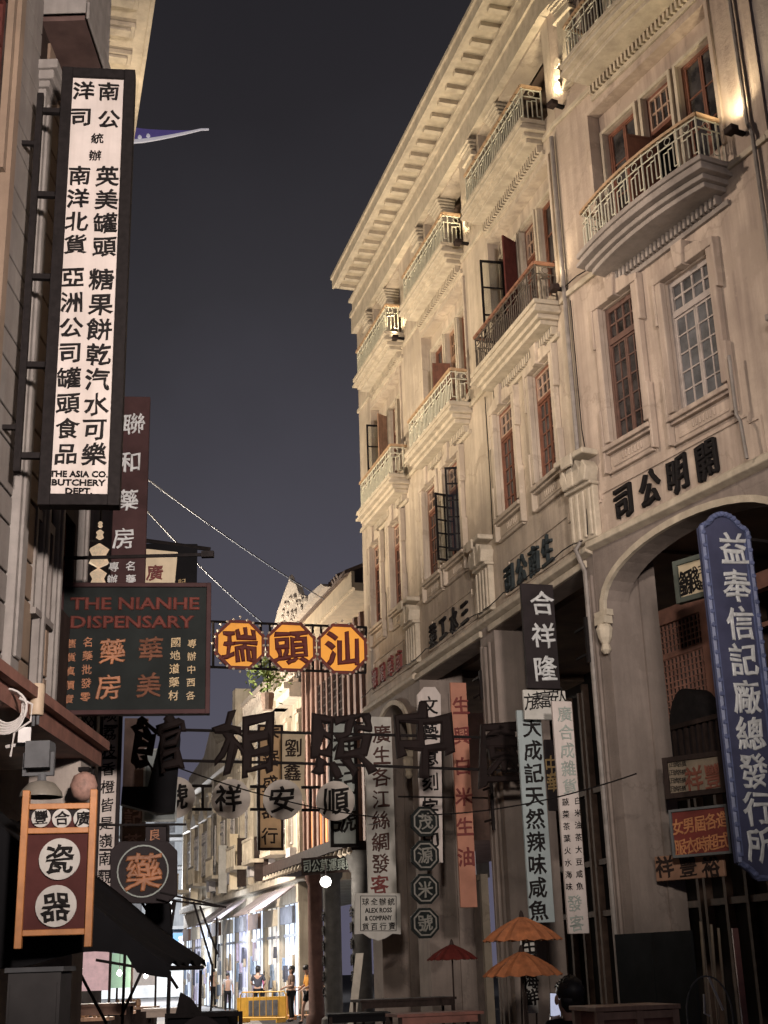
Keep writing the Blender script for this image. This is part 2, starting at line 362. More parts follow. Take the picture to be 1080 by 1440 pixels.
def leaf(parent, hinge, ang, wdt, z0, z1, m, rows=5, cols=2, solid=False, name='casement'):
    """an open leaf standing out from the wall on its hinge"""
    b = MB(); s = 0.035
    ca, sa = math.cos(ang), math.sin(ang)
    def bx(a0, a1, q0, q1, e0, e1):
        vs = []
        for zz in (q0, q1):
            for (u, v) in ((a0, e0), (a1, e0), (a1, e1), (a0, e1)):
                vs.append((hinge[0] + u * ca - v * sa, hinge[1] + u * sa + v * ca, zz))
        b.add(vs, [(0, 3, 2, 1), (4, 5, 6, 7), (0, 1, 5, 4), (1, 2, 6, 5), (2, 3, 7, 6), (3, 0, 4, 7)])
    bx(0, s, z0, z1, -0.015, 0.015); bx(wdt - s, wdt, z0, z1, -0.015, 0.015); bx(s, wdt - s, z0, z0 + s, -0.015, 0.015); bx(s, wdt - s, z1 - s, z1, -0.015, 0.015)
    if solid: bx(s, wdt - s, z0 + s, z1 - s, -0.008, 0.008)
    else:
        for r in range(1, rows): zz = z0 + (z1 - z0) * r / rows; bx(s, wdt - s, zz - 0.011, zz + 0.011, -0.011, 0.011)
        for c in range(1, cols): xx = wdt * c / cols; bx(xx - 0.010, xx + 0.010, z0 + s, z1 - s, -0.010, 0.010)
    o = b.build(name, m, parent)
    if not solid:
        b = MB(); bx(s, wdt - s, z0 + s, z1 - s, -0.002, 0.002); b.build('pane', clearglass, o)
    return o

def surround(parent, x0, x1, z0, z1, m):
    """eared architrave with keystone, sill and apron panel"""
    b = MB(); wd = 0.115; pr = -0.085
    for sgn, xe in ((-1, x0), (1, x1)):
        a0, a1 = (xe - wd, xe - 0.002) if sgn < 0 else (xe + 0.002, xe + wd)
        b.box(a0, a1, pr, 0.0, z0 + 0.05, z1 + 0.02)
        c0, c1 = (a0 - 0.05, a0) if sgn < 0 else (a1, a1 + 0.05)
        b.box(c0, c1, pr - 0.012, 0.0, z0 - 0.36, z0 + 0.55)             # lower ear
        b.box(c0, c1, pr - 0.012, 0.0, z1 - 0.55, z1 + 0.12)             # upper ear
    xm = (x0 + x1) / 2; xa, xb = x0 - wd - 0.05, x1 + wd + 0.05
    pts = []
    for i in range(13):                                                  # shouldered, gently arched head
        t = i / 12; h = 0.07 * math.sin(math.pi * t) + (0.05 if 0.22 < t < 0.78 else 0)
        pts.append((xa + (xb - xa) * t, z1 + 0.12 + h))
    b.prism([(xa, z1 + 0.022)] + [(xb, z1 + 0.022)] + list(reversed(pts)), pr - 0.016, 0.0)
    b.prism([(xm - 0.07, z1 + 0.01), (xm + 0.07, z1 + 0.01), (xm + 0.11, z1 + 0.34), (xm - 0.11, z1 + 0.34)], pr - 0.06, 0.0)
    b.box(x0 - 0.13, x1 + 0.13, -0.13, 0.0, z0 - 0.07, z0 - 0.005)       # sill
    b.box(x0 - 0.10, x1 + 0.10, -0.085, 0.0, z0 - 0.11, z0 - 0.07)
    b.box(x0 - 0.10, x1 + 0.10, -0.02, 0.0, z0 - 0.34, z0 - 0.11)
    b.box(x0 - 0.10, x1 + 0.10, -0.06, 0.0, z0 - 0.38, z0 - 0.34)
    b.box(x0 - 0.02, x1 + 0.02, -0.035, -0.02, z0 - 0.30, z0 - 0.26)
    for i in range(7):
        xx = xm - 0.20 + i * 0.065; b.box(xx, xx + 0.03, -0.036, -0.02, z0 - 0.25, z0 - 0.15)
    return b.build('window_surround', m, parent, bevel=0.008)

def balcony(parent, x0, x1, zs, proj, bow, m, railm, railh=0.62, dent=True):
    """moulded slab on dentils with an ironwork railing"""
    def path(off, n=14):
        pts = [(x0 - off, 0.0)]
        for i in range(n + 1):
            t = i / n; pts.append((x0 - off + (x1 - x0 + 2 * off) * t, -(proj + off) - bow * (1 - (2 * t - 1) ** 2)))
        pts.append((x1 + off, 0.0)); return pts
    b = MB()
    for off, za, zb in ((0.075, zs - 0.07, zs), (0.045, zs - 0.15, zs - 0.07), (0.085, zs - 0.20, zs - 0.15), (0.0, zs - 0.27, zs - 0.20), (-0.06, zs - 0.34, zs - 0.27)):
        b.plan(path(off), za, zb)
    o = b.build('balcony', m, parent, bevel=0.006)
    if dent:
        b = MB(); n = int((x1 - x0 - 0.1) / 0.085)
        for i in range(n):
            xx = x0 + 0.06 + i * 0.085; b.box(xx, xx + 0.042, -0.10, -0.001, zs - 0.47, zs - 0.342)
        b.box(x0 + 0.02, x1 - 0.02, -0.045, -0.001, zs - 0.54, zs - 0.47)
        b.build('dentils', m, o)
    P = path(-0.015, 28 if bow else 14); pts = [Vector((x, y, 0)) for x, y in P]
    # even stations along the path
    seg = [(pts[i + 1] - pts[i]).length for i in range(len(pts) - 1)]; tot = sum(seg)
    def along(d):
        for i, l in enumerate(seg):
            if d <= l + 1e-9: return pts[i].lerp(pts[i + 1], d / l if l else 0)
            d -= l
        return pts[-1]
    b = MB(); h = railh
    for z, r in ((0.035, 0.011), (h - 0.16, 0.010), (h - 0.03, 0.011)):
        b.tube([p + Vector((0, 0, zs + z)) for p in pts], r, 5)
    n = int(tot / 0.078); 
    for i in range(n + 1):
        p = along(tot * i / n); k = i % 4
        if k == 0: b.tube([p + Vector((0, 0, zs)), p + Vector((0, 0, zs + h))], 0.014, 5)
        elif k in (1, 3):
            b.tube([p + Vector((0, 0, zs + (0.035 if k == 1 else 0.12))), p + Vector((0, 0, zs + (h - 0.16 if k == 3 else h - 0.24)))], 0.011, 4)
        else:
            b.tube([p + Vector((0, 0, zs + 0.10)), p + Vector((0, 0, zs + h - 0.22))], 0.011, 4)
            q = along(min(tot, tot * i / n + 0.05))                       # ring in the top band
            d = (q - p).normalized() if (q - p).length > 1e-6 else Vector((1, 0, 0))
            ring = [p + d * (0.05 * math.cos(a)) + Vector((0, 0, zs + h - 0.095 + 0.05 * math.sin(a))) for a in [2 * math.pi * j / 10 for j in range(11)]]
            b.tube(ring, 0.006, 4)
        if k in (1, 2, 3) and i < n:
            q = along(tot * (i + 1) / n)
            zz = {1: h - 0.24, 2: h - 0.22, 3: 0.12}[k]
            b.tube([p + Vector((0, 0, zs + zz)), q + Vector((0, 0, zs + zz))], 0.010, 4)
    rl = b.build('railing', railm, o)
    b = MB(); hp = [Vector((x, y, zs + h + 0.012)) for x, y in path(-0.015, 28 if bow else 14)]
    for i in range(len(hp) - 1):
        a, c = hp[i], hp[i + 1]; d = (c - a).normalized(); nn = Vector((-d.y, d.x, 0)) * 0.032; up = Vector((0, 0, 0.022)); e = d * 0.012
        b.add([a - e - nn - up, c + e - nn - up, c + e + nn - up, a - e + nn - up, a - e - nn + up, c + e - nn + up, c + e + nn + up, a - e + nn + up],
              [(0, 3, 2, 1), (4, 5, 6, 7), (0, 1, 5, 4), (1, 2, 6, 5), (2, 3, 7, 6), (3, 0, 4, 7)])
    b.build('handrail', handwood if railm is not darkrail else mat('worn dark handrail', (0.22, 0.10, 0.06)), rl)
    return o

def capital_pilaster(parent, xc, m, ztop=8.02, zbot=6.98, wd=0.56):
    b = MB()
    b.box(xc - wd / 2, xc + wd / 2, -0.10, 0.0, zbot, ztop - 0.30)
    for i in range(4):
        xx = xc - wd / 2 + 0.07 + i * (wd - 0.14) / 3.0; b.box(xx - 0.032, xx + 0.032, -0.135, -0.10, zbot + 0.04, ztop - 0.34)
    b.box(xc - wd / 2 - 0.03, xc + wd / 2 + 0.03, -0.16, 0.0, ztop - 0.30, ztop - 0.25)
    for k, (px, hh, lean) in enumerate(((-0.20, 0.30, -0.05), (-0.07, 0.36, 0.0), (0.07, 0.36, 0.0), (0.20, 0.30, 0.05))):   # acanthus leaves
        b.prism([(xc + px - 0.07, ztop - 0.25), (xc + px + 0.07, ztop - 0.25), (xc + px + lean + 0.08, ztop - 0.25 + hh * 0.6), (xc + px + lean, ztop - 0.25 + hh), (xc + px + lean - 0.08, ztop - 0.25 + hh * 0.6)], -0.21 - 0.012 * (k % 2), 0.0)
    b.box(xc - wd / 2 - 0.07, xc + wd / 2 + 0.07, -0.27, 0.0, ztop + 0.11, ztop + 0.19)
    b.box(xc - 0.13, xc + 0.13, -0.31, -0.27, ztop + 0.0, ztop + 0.17)
    return b.build('pilaster', m, parent, bevel=0.012)

def shophouse(label, F, xa, W, wins, rec, loggia, b3, b4, opening, text, tmat, m, rail3, openings=None, dz=0.0, arch=False, winmats=None, pil=True, panel=None, rightpier=0.0, tsize=0.30, tz=7.29, tx=None):
    """one bay of the arcaded terrace. Local x = 0..W along the street, z up, y into the house"""
    o = F.world(xa, 0); root = thing('shophouse', label, 'house', o, F.rz, 'arcaded houses of the right hand row')
    TOP = 16.5
    holes = [(w0, w1, z0, z1) for (w0, w1, z0, z1) in wins] + [(rec[0], rec[1], 10.78, 13.2), (loggia[0], loggia[1], 13.92, 15.5)]
    ox0, ox1, oz = opening
    b = MB(); b.wall(0, W, oz + 0.13, TOP, holes, 0.0, 0.35)
    wl = b.build('wall', m, root)
    MB().wall(0, W, 0, oz + 0.128, [(ox0, ox1, -1, oz)], 0.002, 0.348).build('ground_floor_wall', lower_plaster, root)
    if arch:                                                             # three-centred arch head inside the square hole
        zs = arch; b = MB(); n = 20; cx = (ox0 + ox1) / 2; rx = (ox1 - ox0) / 2; rz_ = oz - zs - 0.03
        arc = [(cx + rx * math.cos(math.pi * (1 - i / n)), zs + rz_ * math.sin(math.pi * (1 - i / n)) ** 0.8) for i in range(n + 1)]
        for i in range(n):
            (ax, az), (bx_, bz) = arc[i], arc[i + 1]
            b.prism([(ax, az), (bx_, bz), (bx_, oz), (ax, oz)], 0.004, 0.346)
        b.build('arch', lower_plaster, root)
        b = MB()
        for i in range(n):
            (ax, az), (bx_, bz) = arc[i], arc[i + 1]
            def o2(x, z, k): 
                dx, dz2 = (x - cx) / rx, (z - zs) / rz_ if rz_ else 0; l = math.hypot(dx, dz2) or 1
                return (x + dx / l * k, z + dz2 / l * k)
            b.prism([o2(ax, az, 0.0), o2(bx_, bz, 0.0), o2(bx_, bz, 0.09), o2(ax, az, 0.09)], -0.05, 0.004)
        b.build('arch_moulding', stone, root)
        for xx in (ox0 + 0.0, ox1 - 0.0):
            b = MB()
            b.box(xx - 0.14, xx + 0.14, -0.10, 0.0, zs - 0.06, zs + 0.02).box(xx - 0.11, xx + 0.11, -0.13, 0.0, zs - 0.16, zs - 0.06)
            b.lathe([(0.03, -0.55), (0.07, -0.50), (0.05, -0.42), (0.09, -0.34), (0.11, -0.22), (0.08, -0.16)], (xx, -0.06, zs), 10)
            b.build('arch_bracket', stone, root)
    # piers of the arcade run back behind the wall face
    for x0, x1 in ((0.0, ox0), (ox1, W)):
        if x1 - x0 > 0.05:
            MB().box(x0 + 0.005, x1 - 0.005 if x1 < W else x1 - 0.002, 0.351, 0.85, 0, oz + 0.2).build('pier', lower_plaster, root)
    b = MB()
    for x0, x1 in ((0.0, ox0), (ox1, W)):                                # raised mouldings on the pier faces
        if x1 - x0 > 0.2 and not arch:
            b.box(x0 + 0.05, x0 + 0.11, -0.035, 0.0, 0.5, oz - 0.15).box(x1 - 0.11, x1 - 0.05, -0.035, 0.0, 0.5, oz - 0.15)
            if x1 - x0 > 0.3: b.box((x0 + x1) / 2 - 0.04, (x0 + x1) / 2 + 0.04, -0.05, 0.0, 0.5, oz - 0.2)
    for x in (ox0,):
        b.box(x - 0.01, x + 0.03, 0.55, 0.63, 0.3, oz - 0.25)            # rib down the inner face of the pier
    if b.v: b.build('pier_moulding', lower_plaster, root)
    # arcade ceiling, shopfront, house behind
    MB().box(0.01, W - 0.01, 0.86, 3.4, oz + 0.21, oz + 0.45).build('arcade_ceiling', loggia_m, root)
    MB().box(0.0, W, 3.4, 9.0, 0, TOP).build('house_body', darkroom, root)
    b = MB()
    nb = 6
    for i in range(nb + 1): xx = 0.1 + (W - 0.2) * i / nb; b.box(xx - 0.04, xx + 0.04, 3.28, 3.40, 0, oz)
    for z in (0.5, 2.4, 3.3, 4.6): b.box(0.06, W - 0.06, 3.30, 3.398, z, z + 0.10)
    b.build('shopfront', mat('brown shopfront timber', (0.085, 0.055, 0.042), 0.7, 0.35, 5), root)
    # string courses
    b = MB()
    prof = [(-0.0, oz + 0.13), (-0.10, oz + 0.17), (-0.10, oz + 0.24), (-0.05, oz + 0.29), (0.0, oz + 0.29)]
    b.extrx([(y, z) for y, z in reversed(prof)], 0.0, W)
    if not arch: b.box(ox0 - 0.12, ox1 + 0.12, -0.06, 0.0, oz + 0.0, oz + 0.10)
    b.box(0, rec[0] - 0.05, -0.05, 0.0, 10.70, 10.78).box(rec[1] + 0.05, W, -0.05, 0.0, 10.70, 10.78)
    b.box(0, b4[0], -0.05, 0.0, 13.55, 13.63).box(b4[1], W, -0.05, 0.0, 13.55, 13.63)
    b.build('string_course', stone, root, bevel=0.008)
    if panel:                                                            # raised name panel
        p0, p1, z0, z1 = panel; b = MB(); t = 0.035
        b.box(p0, p1, -0.022, 0.0, z0, z0 + t).box(p0, p0 + t, -0.022, 0.0, z0 + t, z1 - 0.10)
        b.box(p1 - t, p1, -0.022, 0.0, z0 + t, z1 - 0.10)
        b.box(p0, p0 + 0.20, -0.0225, 0.0, z1 - 0.10, z1 - 0.10 + t).box(p1 - 0.20, p1, -0.0225, 0.0, z1 - 0.10, z1 - 0.10 + t)
        b.box(p0 + 0.18, p0 + 0.18 + t, -0.023, 0.0, z1 - 0.10 + t, z1).box(p1 - 0.18 - t, p1 - 0.18, -0.023, 0.0, z1 - 0.10 + t, z1)
        b.box(p0 + 0.18, p1 - 0.18, -0.0225, 0.0, z1, z1 + t)
        b.build('name_panel', m, root)
    b = MB(); n = len(text); cx0, cx1 = tx
    for i, c in enumerate(text):
        put_glyph(b, c, cx0 + (cx1 - cx0) * i / (n - 1), tz, -0.02, tsize, tsize * 1.18, weight=0.016, depth=0.05)
        b.build('lettering', tmat, root); b = MB()
    # first-floor windows
    for i, (w0, w1, z0, z1) in enumerate(wins):
        wm, gl, op = (winmats or [(redwood, glass, False)] * 2)[i]
        f = window(root, w0, w1, z0, z1, 0.045, wm, gl, closed=not op)
        zt = z1 - (z1 - z0) * 0.26
        if op:
            leaf(f, (w0 + 0.03, 0.10), R_(-78), (w1 - w0) / 2 - 0.02, z0 + 0.03, zt - 0.03, iron)
            leaf(f, (w1 - 0.03, 0.10), R_(180 + 70), (w1 - w0) / 2 - 0.02, z0 + 0.03, zt + 0.25, iron)
        surround(root, w0, w1, z0, z1, m)
    # second floor: recessed wall with three windows behind the balcony
    r0, r1 = rec; zb, zt = 10.78, 13.2; wv = r1 - r0
    cols = [(r0 + 0.10 * wv / 2.5, r0 + 0.80 * wv / 2.5), (r0 + 0.97 * wv / 2.5, r0 + 1.53 * wv / 2.5), (r0 + 1.70 * wv / 2.5, r0 + 2.40 * wv / 2.5)]
    hl = [(c0, c1, (11.25 if i != 1 else 10.80), 12.86) for i, (c0, c1) in enumerate(cols)]
    MB().wall(r0 + 0.002, r1 - 0.002, zb + 0.002, zt - 0.002, hl, 0.16, 0.344).build('recess_wall', plaster if m is plaster else m, root)
    b = MB()
    for c0, c1, z0, z1 in hl:
        b.box(c0 - 0.055, c0 - 0.003, 0.115, 0.16, z0, z1 + 0.055).box(c1 + 0.003, c1 + 0.055, 0.115, 0.16, z0, z1 + 0.055).box(c0 - 0.003, c1 + 0.003, 0.115, 0.16, z1 + 0.004, z1 + 0.055)
    b.build('window_trim', stone, root)
    opn = openings or {}
    for i, (c0, c1, z0, z1) in enumerate(hl):
        wm = redwood if i != 1 else (tanwood if opn.get('tandoor') else redwood)
        cl = not (i == 1 and opn.get('door')) and not (i == 0 and opn.get('shutter'))
        f = window(root, c0, c1, z0, z1, 0.22, wm, glass, rows=3, transom=0.0 if i != 1 else 0.28, cols=1, closed=cl)
        ztp = z1 - (z1 - z0) * 0.28
        if i == 1 and opn.get('door'): leaf(f, (c0 + 0.02, 0.20), R_(-100), (c1 - c0) / 2 + 0.08, z0 + 0.03, ztp - 0.04, redwood, solid=True, name='door_leaf')
        if i == 0 and opn.get('shutter'):
            leaf(f, (c0 + 0.02, 0.18), R_(-95), (c1 - c0) / 2 + 0.05, z0 + 0.03, z1 - 0.05, iron, rows=3, cols=1)
            leaf(f, (c1 - 0.02, 0.18), R_(-60), (c1 - c0) / 2 + 0.06, z0 + 0.03, z1 - 0.10, opn.get('shutmat', shutwood), solid=True, name='shutter')
    b = MB(); b.box(r0 - 0.06, r0, -0.035, 0.0, zb + 0.3, zt + 0.06).box(r1, r1 + 0.06, -0.035, 0.0, zb + 0.3, zt + 0.06).box(r0, r1, -0.0345, 0.0, zt, zt + 0.06)
    b.build('recess_border', m, root)
    # top floor loggia
    l0, l1 = loggia
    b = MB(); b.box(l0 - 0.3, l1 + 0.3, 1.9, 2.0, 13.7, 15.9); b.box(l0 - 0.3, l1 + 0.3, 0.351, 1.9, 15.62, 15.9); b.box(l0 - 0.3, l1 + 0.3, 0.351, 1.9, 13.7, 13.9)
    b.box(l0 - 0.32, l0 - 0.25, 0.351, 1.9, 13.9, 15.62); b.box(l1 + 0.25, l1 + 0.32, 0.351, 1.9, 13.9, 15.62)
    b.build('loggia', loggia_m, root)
    for c in (l0 + 0.72,):
        b = MB(); b.box(c - 0.22, c + 0.22, 0.02, 0.30, 13.92, 15.12)
        b.box(c - 0.26, c + 0.26, -0.02, 0.32, 15.12, 15.18)
        b.box(c - 0.13, c + 0.13, -0.01, 0.02, 14.2, 15.05)
        b.box(c - 0.20, c + 0.20, 0.03, 0.29, 15.18, 15.28)
        for k in range(4): b.box(c - 0.21 - 0.022 * k, c + 0.21 + 0.022 * k, 0.01 - 0.03 * k, 0.30, 15.28 + 0.055 * k, 15.32 + 0.055 * k)
        b.build('column', stone, root, bevel=0.01)
    b = MB()                                                             # pilaster beside the loggia, with side scrolls
    b.box(l0 - 0.50, l0 - 0.14, -0.08, 0.0, 13.95, 15.15).box(l0 - 0.55, l0 - 0.09, -0.12, 0.0, 15.15, 15.22)
    for k in range(4): b.box(l0 - 0.50 - 0.02 * k, l0 - 0.14 + 0.02 * k, -0.09 - 0.03 * k, 0.0, 15.24 + 0.06 * k, 15.285 + 0.06 * k)
    for k in range(3): b.lathe([(0.02, 0), (0.09, 0.0), (0.09, 0.10), (0.02, 0.10)], (l0 - 0.56 + 0.02 * k, -0.02, 14.05 + 0.20 * k), 10, axis='y')
    b.build('loggia_pilaster', stone, root, bevel=0.008)
    balcony(root, b3[0], b3[1], 10.80, b3[2], b3[3], stone if m is plaster else plaster_d, rail3)
    balcony(root, b4[0], b4[1], 13.90, b4[2], b4[3], stone, railpaint)
    # architrave, modillioned eave and roof edge
    b = MB(); b.box(0, W, -0.13, 0.0, 15.56, 15.95).box(0, W, -0.17, 0.0, 15.95, 16.05).box(0, W, -0.10, 0.0, 16.05, 16.52)
    b.build('architrave', stone, root)
    b = MB(); ov = 0.60; E0 = 0.30 if not pil else 0.0
    b.box(E0, W, -ov, 0.0, 16.525, 16.60).box(E0, W, -ov - 0.05, -ov, 16.50, 16.72).box(E0, W, -ov - 0.09, 0.4, 16.72, 16.80)
    n = int(W / 0.40)
    for i in range(n):
        xx = E0 + (W - E0) / n * (i + 0.5); b.box(xx - 0.06, xx + 0.06, -ov + 0.09, -0.102, 16.44, 16.525)
    b.box(0, W, -0.19, -0.10, 16.34, 16.40)
    b.build('eave', stone, root)
    MB().box(0, W, 0.4, 9.0, 16.5, 16.7).build('roof', brownroof, root)
    if pil: capital_pilaster(root, 0.0, stone)
    return root

U1, U2, U3, U4 = 0.35, 3.85, 7.70, 11.55
def rel(u, a): return [x - u for x in a]
h1 = shophouse('cream arcaded house at row end with red wall characters and round arch', RF, U1, U2 - U1,
    [(0.78, 1.50, 8.33, 10.1), (2.22, 2.94, 8.33, 10.1)], (1.05, 3.15), (1.4, 3.3), (1.1, 3.4, 0.34, 0), (1.1, 3.4, 0.34, 0),
    (0.65, 2.95, 6.55), '號電華南', redtxt, plaster, railpaint, {'shutter': True, 'shutmat': tanwood}, arch=5.5, panel=(0.45, 3.05, 7.02, 7.62), tx=(0.75, 2.45), tsize=0.36, tz=7.3, pil=False)
h2 = shophouse('cream arcaded house with black wall lettering and iron casements swung open', RF, U2, U3 - U2,
    [(0.90, 1.66, 8.33, 10.1), (2.10, 2.90, 8.33, 10.1)], (1.15, 3.5), (1.55, 3.6), (1.05, 3.5, 0.34, 0), (1.05, 3.5, 0.34, 0),
    (0.10, 3.35, 6.68), '業工水三', blacktxt, plaster, railpaint, {'tandoor': True, 'door': True}, panel=(0.80, 3.3, 7.04, 7.56), tx=(1.05, 2.75), tsize=0.38, winmats=[(redwood, glass, False), (redwood, glass, True)])
h3 = shophouse('cream arcaded house with black iron balcony rail and dark red shutters open', RF, U3, U4 - U3,
    [(0.80, 1.60, 8.33, 10.1), (2.32, 3.10, 8.33, 10.1)], (0.95, 3.5), (0.75, 3.6), (0.85, 3.42, 0.34, 0), (0.85, 3.42, 0.34, 0),
    (0.12, 3.55, 6.68), '司公南生', tealtxt, plaster, darkrail, {'shutter': True}, panel=(0.75, 3.4, 7.04, 7.56), tx=(0.95, 2.45), tsize=0.40, winmats=[(redwood, glass, False), (redwood, glass, False)])
h4 = shophouse('nearest arcaded house with bowed balcony and wide round arch on the right', BF, 0.0, 4.15,
    [(0.72, 1.46, 8.12, 10.12), (2.06, 2.95, 8.02, 9.85)], (0.84, 3.42), (0.85, 3.4), (0.95, 3.42, 0.40, 0.12), (0.95, 3.42, 0.40, 0.08),
    (0.22, 3.70, 6.72), '司公明開', blacktxt, plaster2, railpaint, {'door': True}, arch=5.95, panel=(0.14, 3.45, 6.98, 7.55), tx=(0.82, 2.48), tsize=0.42,
    winmats=[(mat('brown window wood', (0.15, 0.075, 0.055), 0.55, 0.3, 8, wood=True), glass, False), (greyframe, glass_l, False)])

# the next house to the right, only its end pier in view
EF = Frame(*(BF.world(4.152, 0).xy), -57)
e = thing('shophouse', 'plain brownish house pier cut by the right edge of the photo', 'house', EF.world(0, 0), EF.rz, 'arcaded houses of the right hand row')
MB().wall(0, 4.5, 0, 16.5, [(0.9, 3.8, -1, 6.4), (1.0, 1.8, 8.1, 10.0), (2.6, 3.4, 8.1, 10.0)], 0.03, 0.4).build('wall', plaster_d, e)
MB().box(0, 4.5, 3.4, 9, 0, 16.5).build('house_body', darkroom, e)
for x0 in (1.0, 2.6): window(e, x0, x0 + 0.8, 8.1, 10.0, 0.15, redwood)
b = MB(); b.box(0, 4.5, -0.06, 0.03, 6.9, 7.05).box(0, 4.5, -0.05, 0.03, 10.7, 10.8).box(0, 4.5, -0.6, 0.03, 16.5, 16.8); b.build('string_course', stone, e)
capital_pilaster(e, 0.12, plaster_d, ztop=8.25, wd=0.5)

# ------------------------------------------------------------------ hanging signs
class Sign:
    """a flat thing facing down the street: frame F is its plane; local x right, y away, z up, origin at its foot"""
    def __init__(s, name, label, cat, F, corners, group=None):
        s.F = F; h = [F.hit(*c) for c in corners]                         # tl, tr, br, bl in the photograph
        s.c = [(x, z) for x, z in h]
        x0 = (h[0][0] + h[3][0]) / 2; x1 = (h[1][0] + h[2][0]) / 2; z1 = (h[0][1] + h[1][1]) / 2; z0 = (h[2][1] + h[3][1]) / 2
        s.xc = (x0 + x1) / 2; s.zb = z0; s.w = x1 - x0; s.h = z1 - z0
        s.root = thing(name, label, cat, F.world(s.xc, z0), F.rz, group)
    def L(s, px, py):
        x, z = s.F.hit(px, py); return x - s.xc, z - s.zb
    def m(s, px, py, size):                                               # pixels to metres at a place
        return s.F.hit(px + 1, py)[0] * size - s.F.hit(px, py)[0] * size
    def board(s, m, th=0.05, name='panel', frame=None, fw=0.04, fd=0.03, bevel=0.006):
        a, b = -s.w / 2, s.w / 2
        o = MB().box(a, b, 0, th, 0, s.h).build(name, m, s.root, bevel=bevel)
        if frame:
            f = MB(); f.box(a - fw * 0.3, a + fw, -fd, th + 0.01, -fw * 0.3, s.h + fw * 0.3).box(b - fw, b + fw * 0.3, -fd, th + 0.01, -fw * 0.3, s.h + fw * 0.3)
            f.box(a + fw, b - fw, -fd + 0.001, th + 0.009, s.h - fw, s.h + fw * 0.28).box(a + fw, b - fw, -fd + 0.001, th + 0.009, -fw * 0.28, fw)
            f.build('frame', frame, s.root, bevel=0.004)
        return o
    def poly(s, pts, m, th=0.05, name='panel', y=0.0, parent=None):
        p = [s.L(*q) for q in pts]
        ar = sum(p[i][0] * p[(i + 1) % len(p)][1] - p[(i + 1) % len(p)][0] * p[i][1] for i in range(len(p)))
        if ar < 0: p.reverse()
        return MB().prism(p, y, y + th).build(name, m, parent or s.root, bevel=0.004)
    def text(s, m, *runs, y=-0.004, weight=0.03, depth=0.012, name="lettering", brush=True, parent=None):
        weight = weight * 0.72
        """each run: (characters, first centre px, last centre px, size px[, stretch])"""
        b = MB(); tot = sum(len(r[0]) for r in runs); o = None
        for r in runs:
            st, p0, p1, sz = r[:4]; k = r[4] if len(r) > 4 else 1.0; n = len(st)
            for i, c in enumerate(st):
                if c == ' ': continue
                t = i / (n - 1) if n > 1 else 0
                px = p0[0] + (p1[0] - p0[0]) * t; py = p0[1] + (p1[1] - p0[1]) * t
                x, z = s.L(px, py); q = s.m(px, py, sz)
                put_glyph(b, c, x, z, y - depth * q * 0.5, q, q * k, weight=weight, brush=brush, depth=depth)
                if tot <= 10: o = b.build(name, m, parent or s.root); b = MB()      # few big characters: each a part of its own
        return o or b.build(name, m, parent or s.root)
    def latin(s, m, *runs, y=-0.006, weight=0.03, name='lettering', depth=0.01):
        """each run: (words, centre px, width px, height px)"""
        b = MB()
        for st, c, wpx, hpx in runs:
            vs, fs, wd = glyph(st, weight, depth); x, z = s.L(*c); q = s.m(*c, 1)
            b.add([(x + a * wpx / wd * q, y - cc * 0.3, z + bb * hpx * q / 0.70) for a, bb, cc in vs], fs)
        return b.build(name, m, s.root)
    def disc(s, c, rpx, m, th=0.03, name='disc', y=-0.03, n=28, parent=None, rot=0.0):
        x, z = s.L(*c); r = s.m(*c, rpx); b = MB()
        pts = [(x + r * math.cos(2 * math.pi * (k + rot) / n), z + r * math.sin(2 * math.pi * (k + rot) / n)) for k in range(n)]
        return b.prism(pts, y, y + th).build(name, m, parent or s.root, smooth=n > 12)
    def ring(s, c, r0, r1, m, y=-0.05, th=0.03, n=28, name='ring', rot=0.0, parent=None):
        x, z = s.L(*c); a = s.m(*c, r0); d = s.m(*c, r1); b = MB()
        for k in range(n):
            t0 = 2 * math.pi * (k + rot) / n; t1 = 2 * math.pi * (k + 1 + rot) / n
            b.prism([(x + a * math.cos(t0), z + a * math.sin(t0)), (x + d * math.cos(t0), z + d * math.sin(t0)), (x + d * math.cos(t1), z + d * math.sin(t1)), (x + a * math.cos(t1), z + a * math.sin(t1))], y, y + th)
        return b.build(name, m, parent or s.root)
    def rods(s, m, *segs, r=0.012, name='bracket', y=0.02, parent=None):
        b = MB()
        for p0, p1 in segs:
            a = s.L(*p0); c = s.L(*p1); b.tube([(a[0], y, a[1]), (c[0], y, c[1])], r, 6)
        return b.build(name, m, parent or s.root)

def SF(px, py, Y, a):                     # plane through the point seen at (px, py), Y metres up the street, facing along street angle a
    p = at(px, py, Y); return Frame(p.x, p.y, -a)
def RSF(px, py, off, F=RF, a=-17):        # plane square to the right-hand fronts, its right edge `off` metres in front of them
    x, z = F.hit(px, py, off); p = F.world(x, 0, off); return Frame(p.x, p.y, -a)

# -- left side
s = Sign('vertical_sign', 'tall white signboard with black columns of characters and a dark frame, high on the left', 'sign', SF(125, 400, 10.25, -7), [(91, 100), (189, 103), (162, 710), (58, 706)])
s.board(signwhite, 0.10, frame=iron, fw=0.075, fd=0.035)
s.text(blacktxt, ('南公', (153, 129), (153, 168), 32), ('洋司', (118, 128), (114, 165), 32), ('統辦', (137, 195), (134, 219), 18),
       ('英美罐頭', (151, 248), (147, 347), 34), ('南洋北貨', (112, 247), (106, 344), 33), ('糖果餅乾汽水可樂', (143, 393), (132, 639), 36), ('亞洲公司罐頭食品', (103, 390), (93, 638), 34), weight=0.028)
s.latin(blacktxt, ('THE ASIA CO.', (111, 667), 82, 9), ('BUTCHERY', (111, 679), 76, 9), ('DEPT.', (111, 691), 38, 9), weight=0.035)
b = MB(); p0 = s.L(54, 130); p1 = s.L(26, 662); xl = (p0[0] + p1[0]) / 2
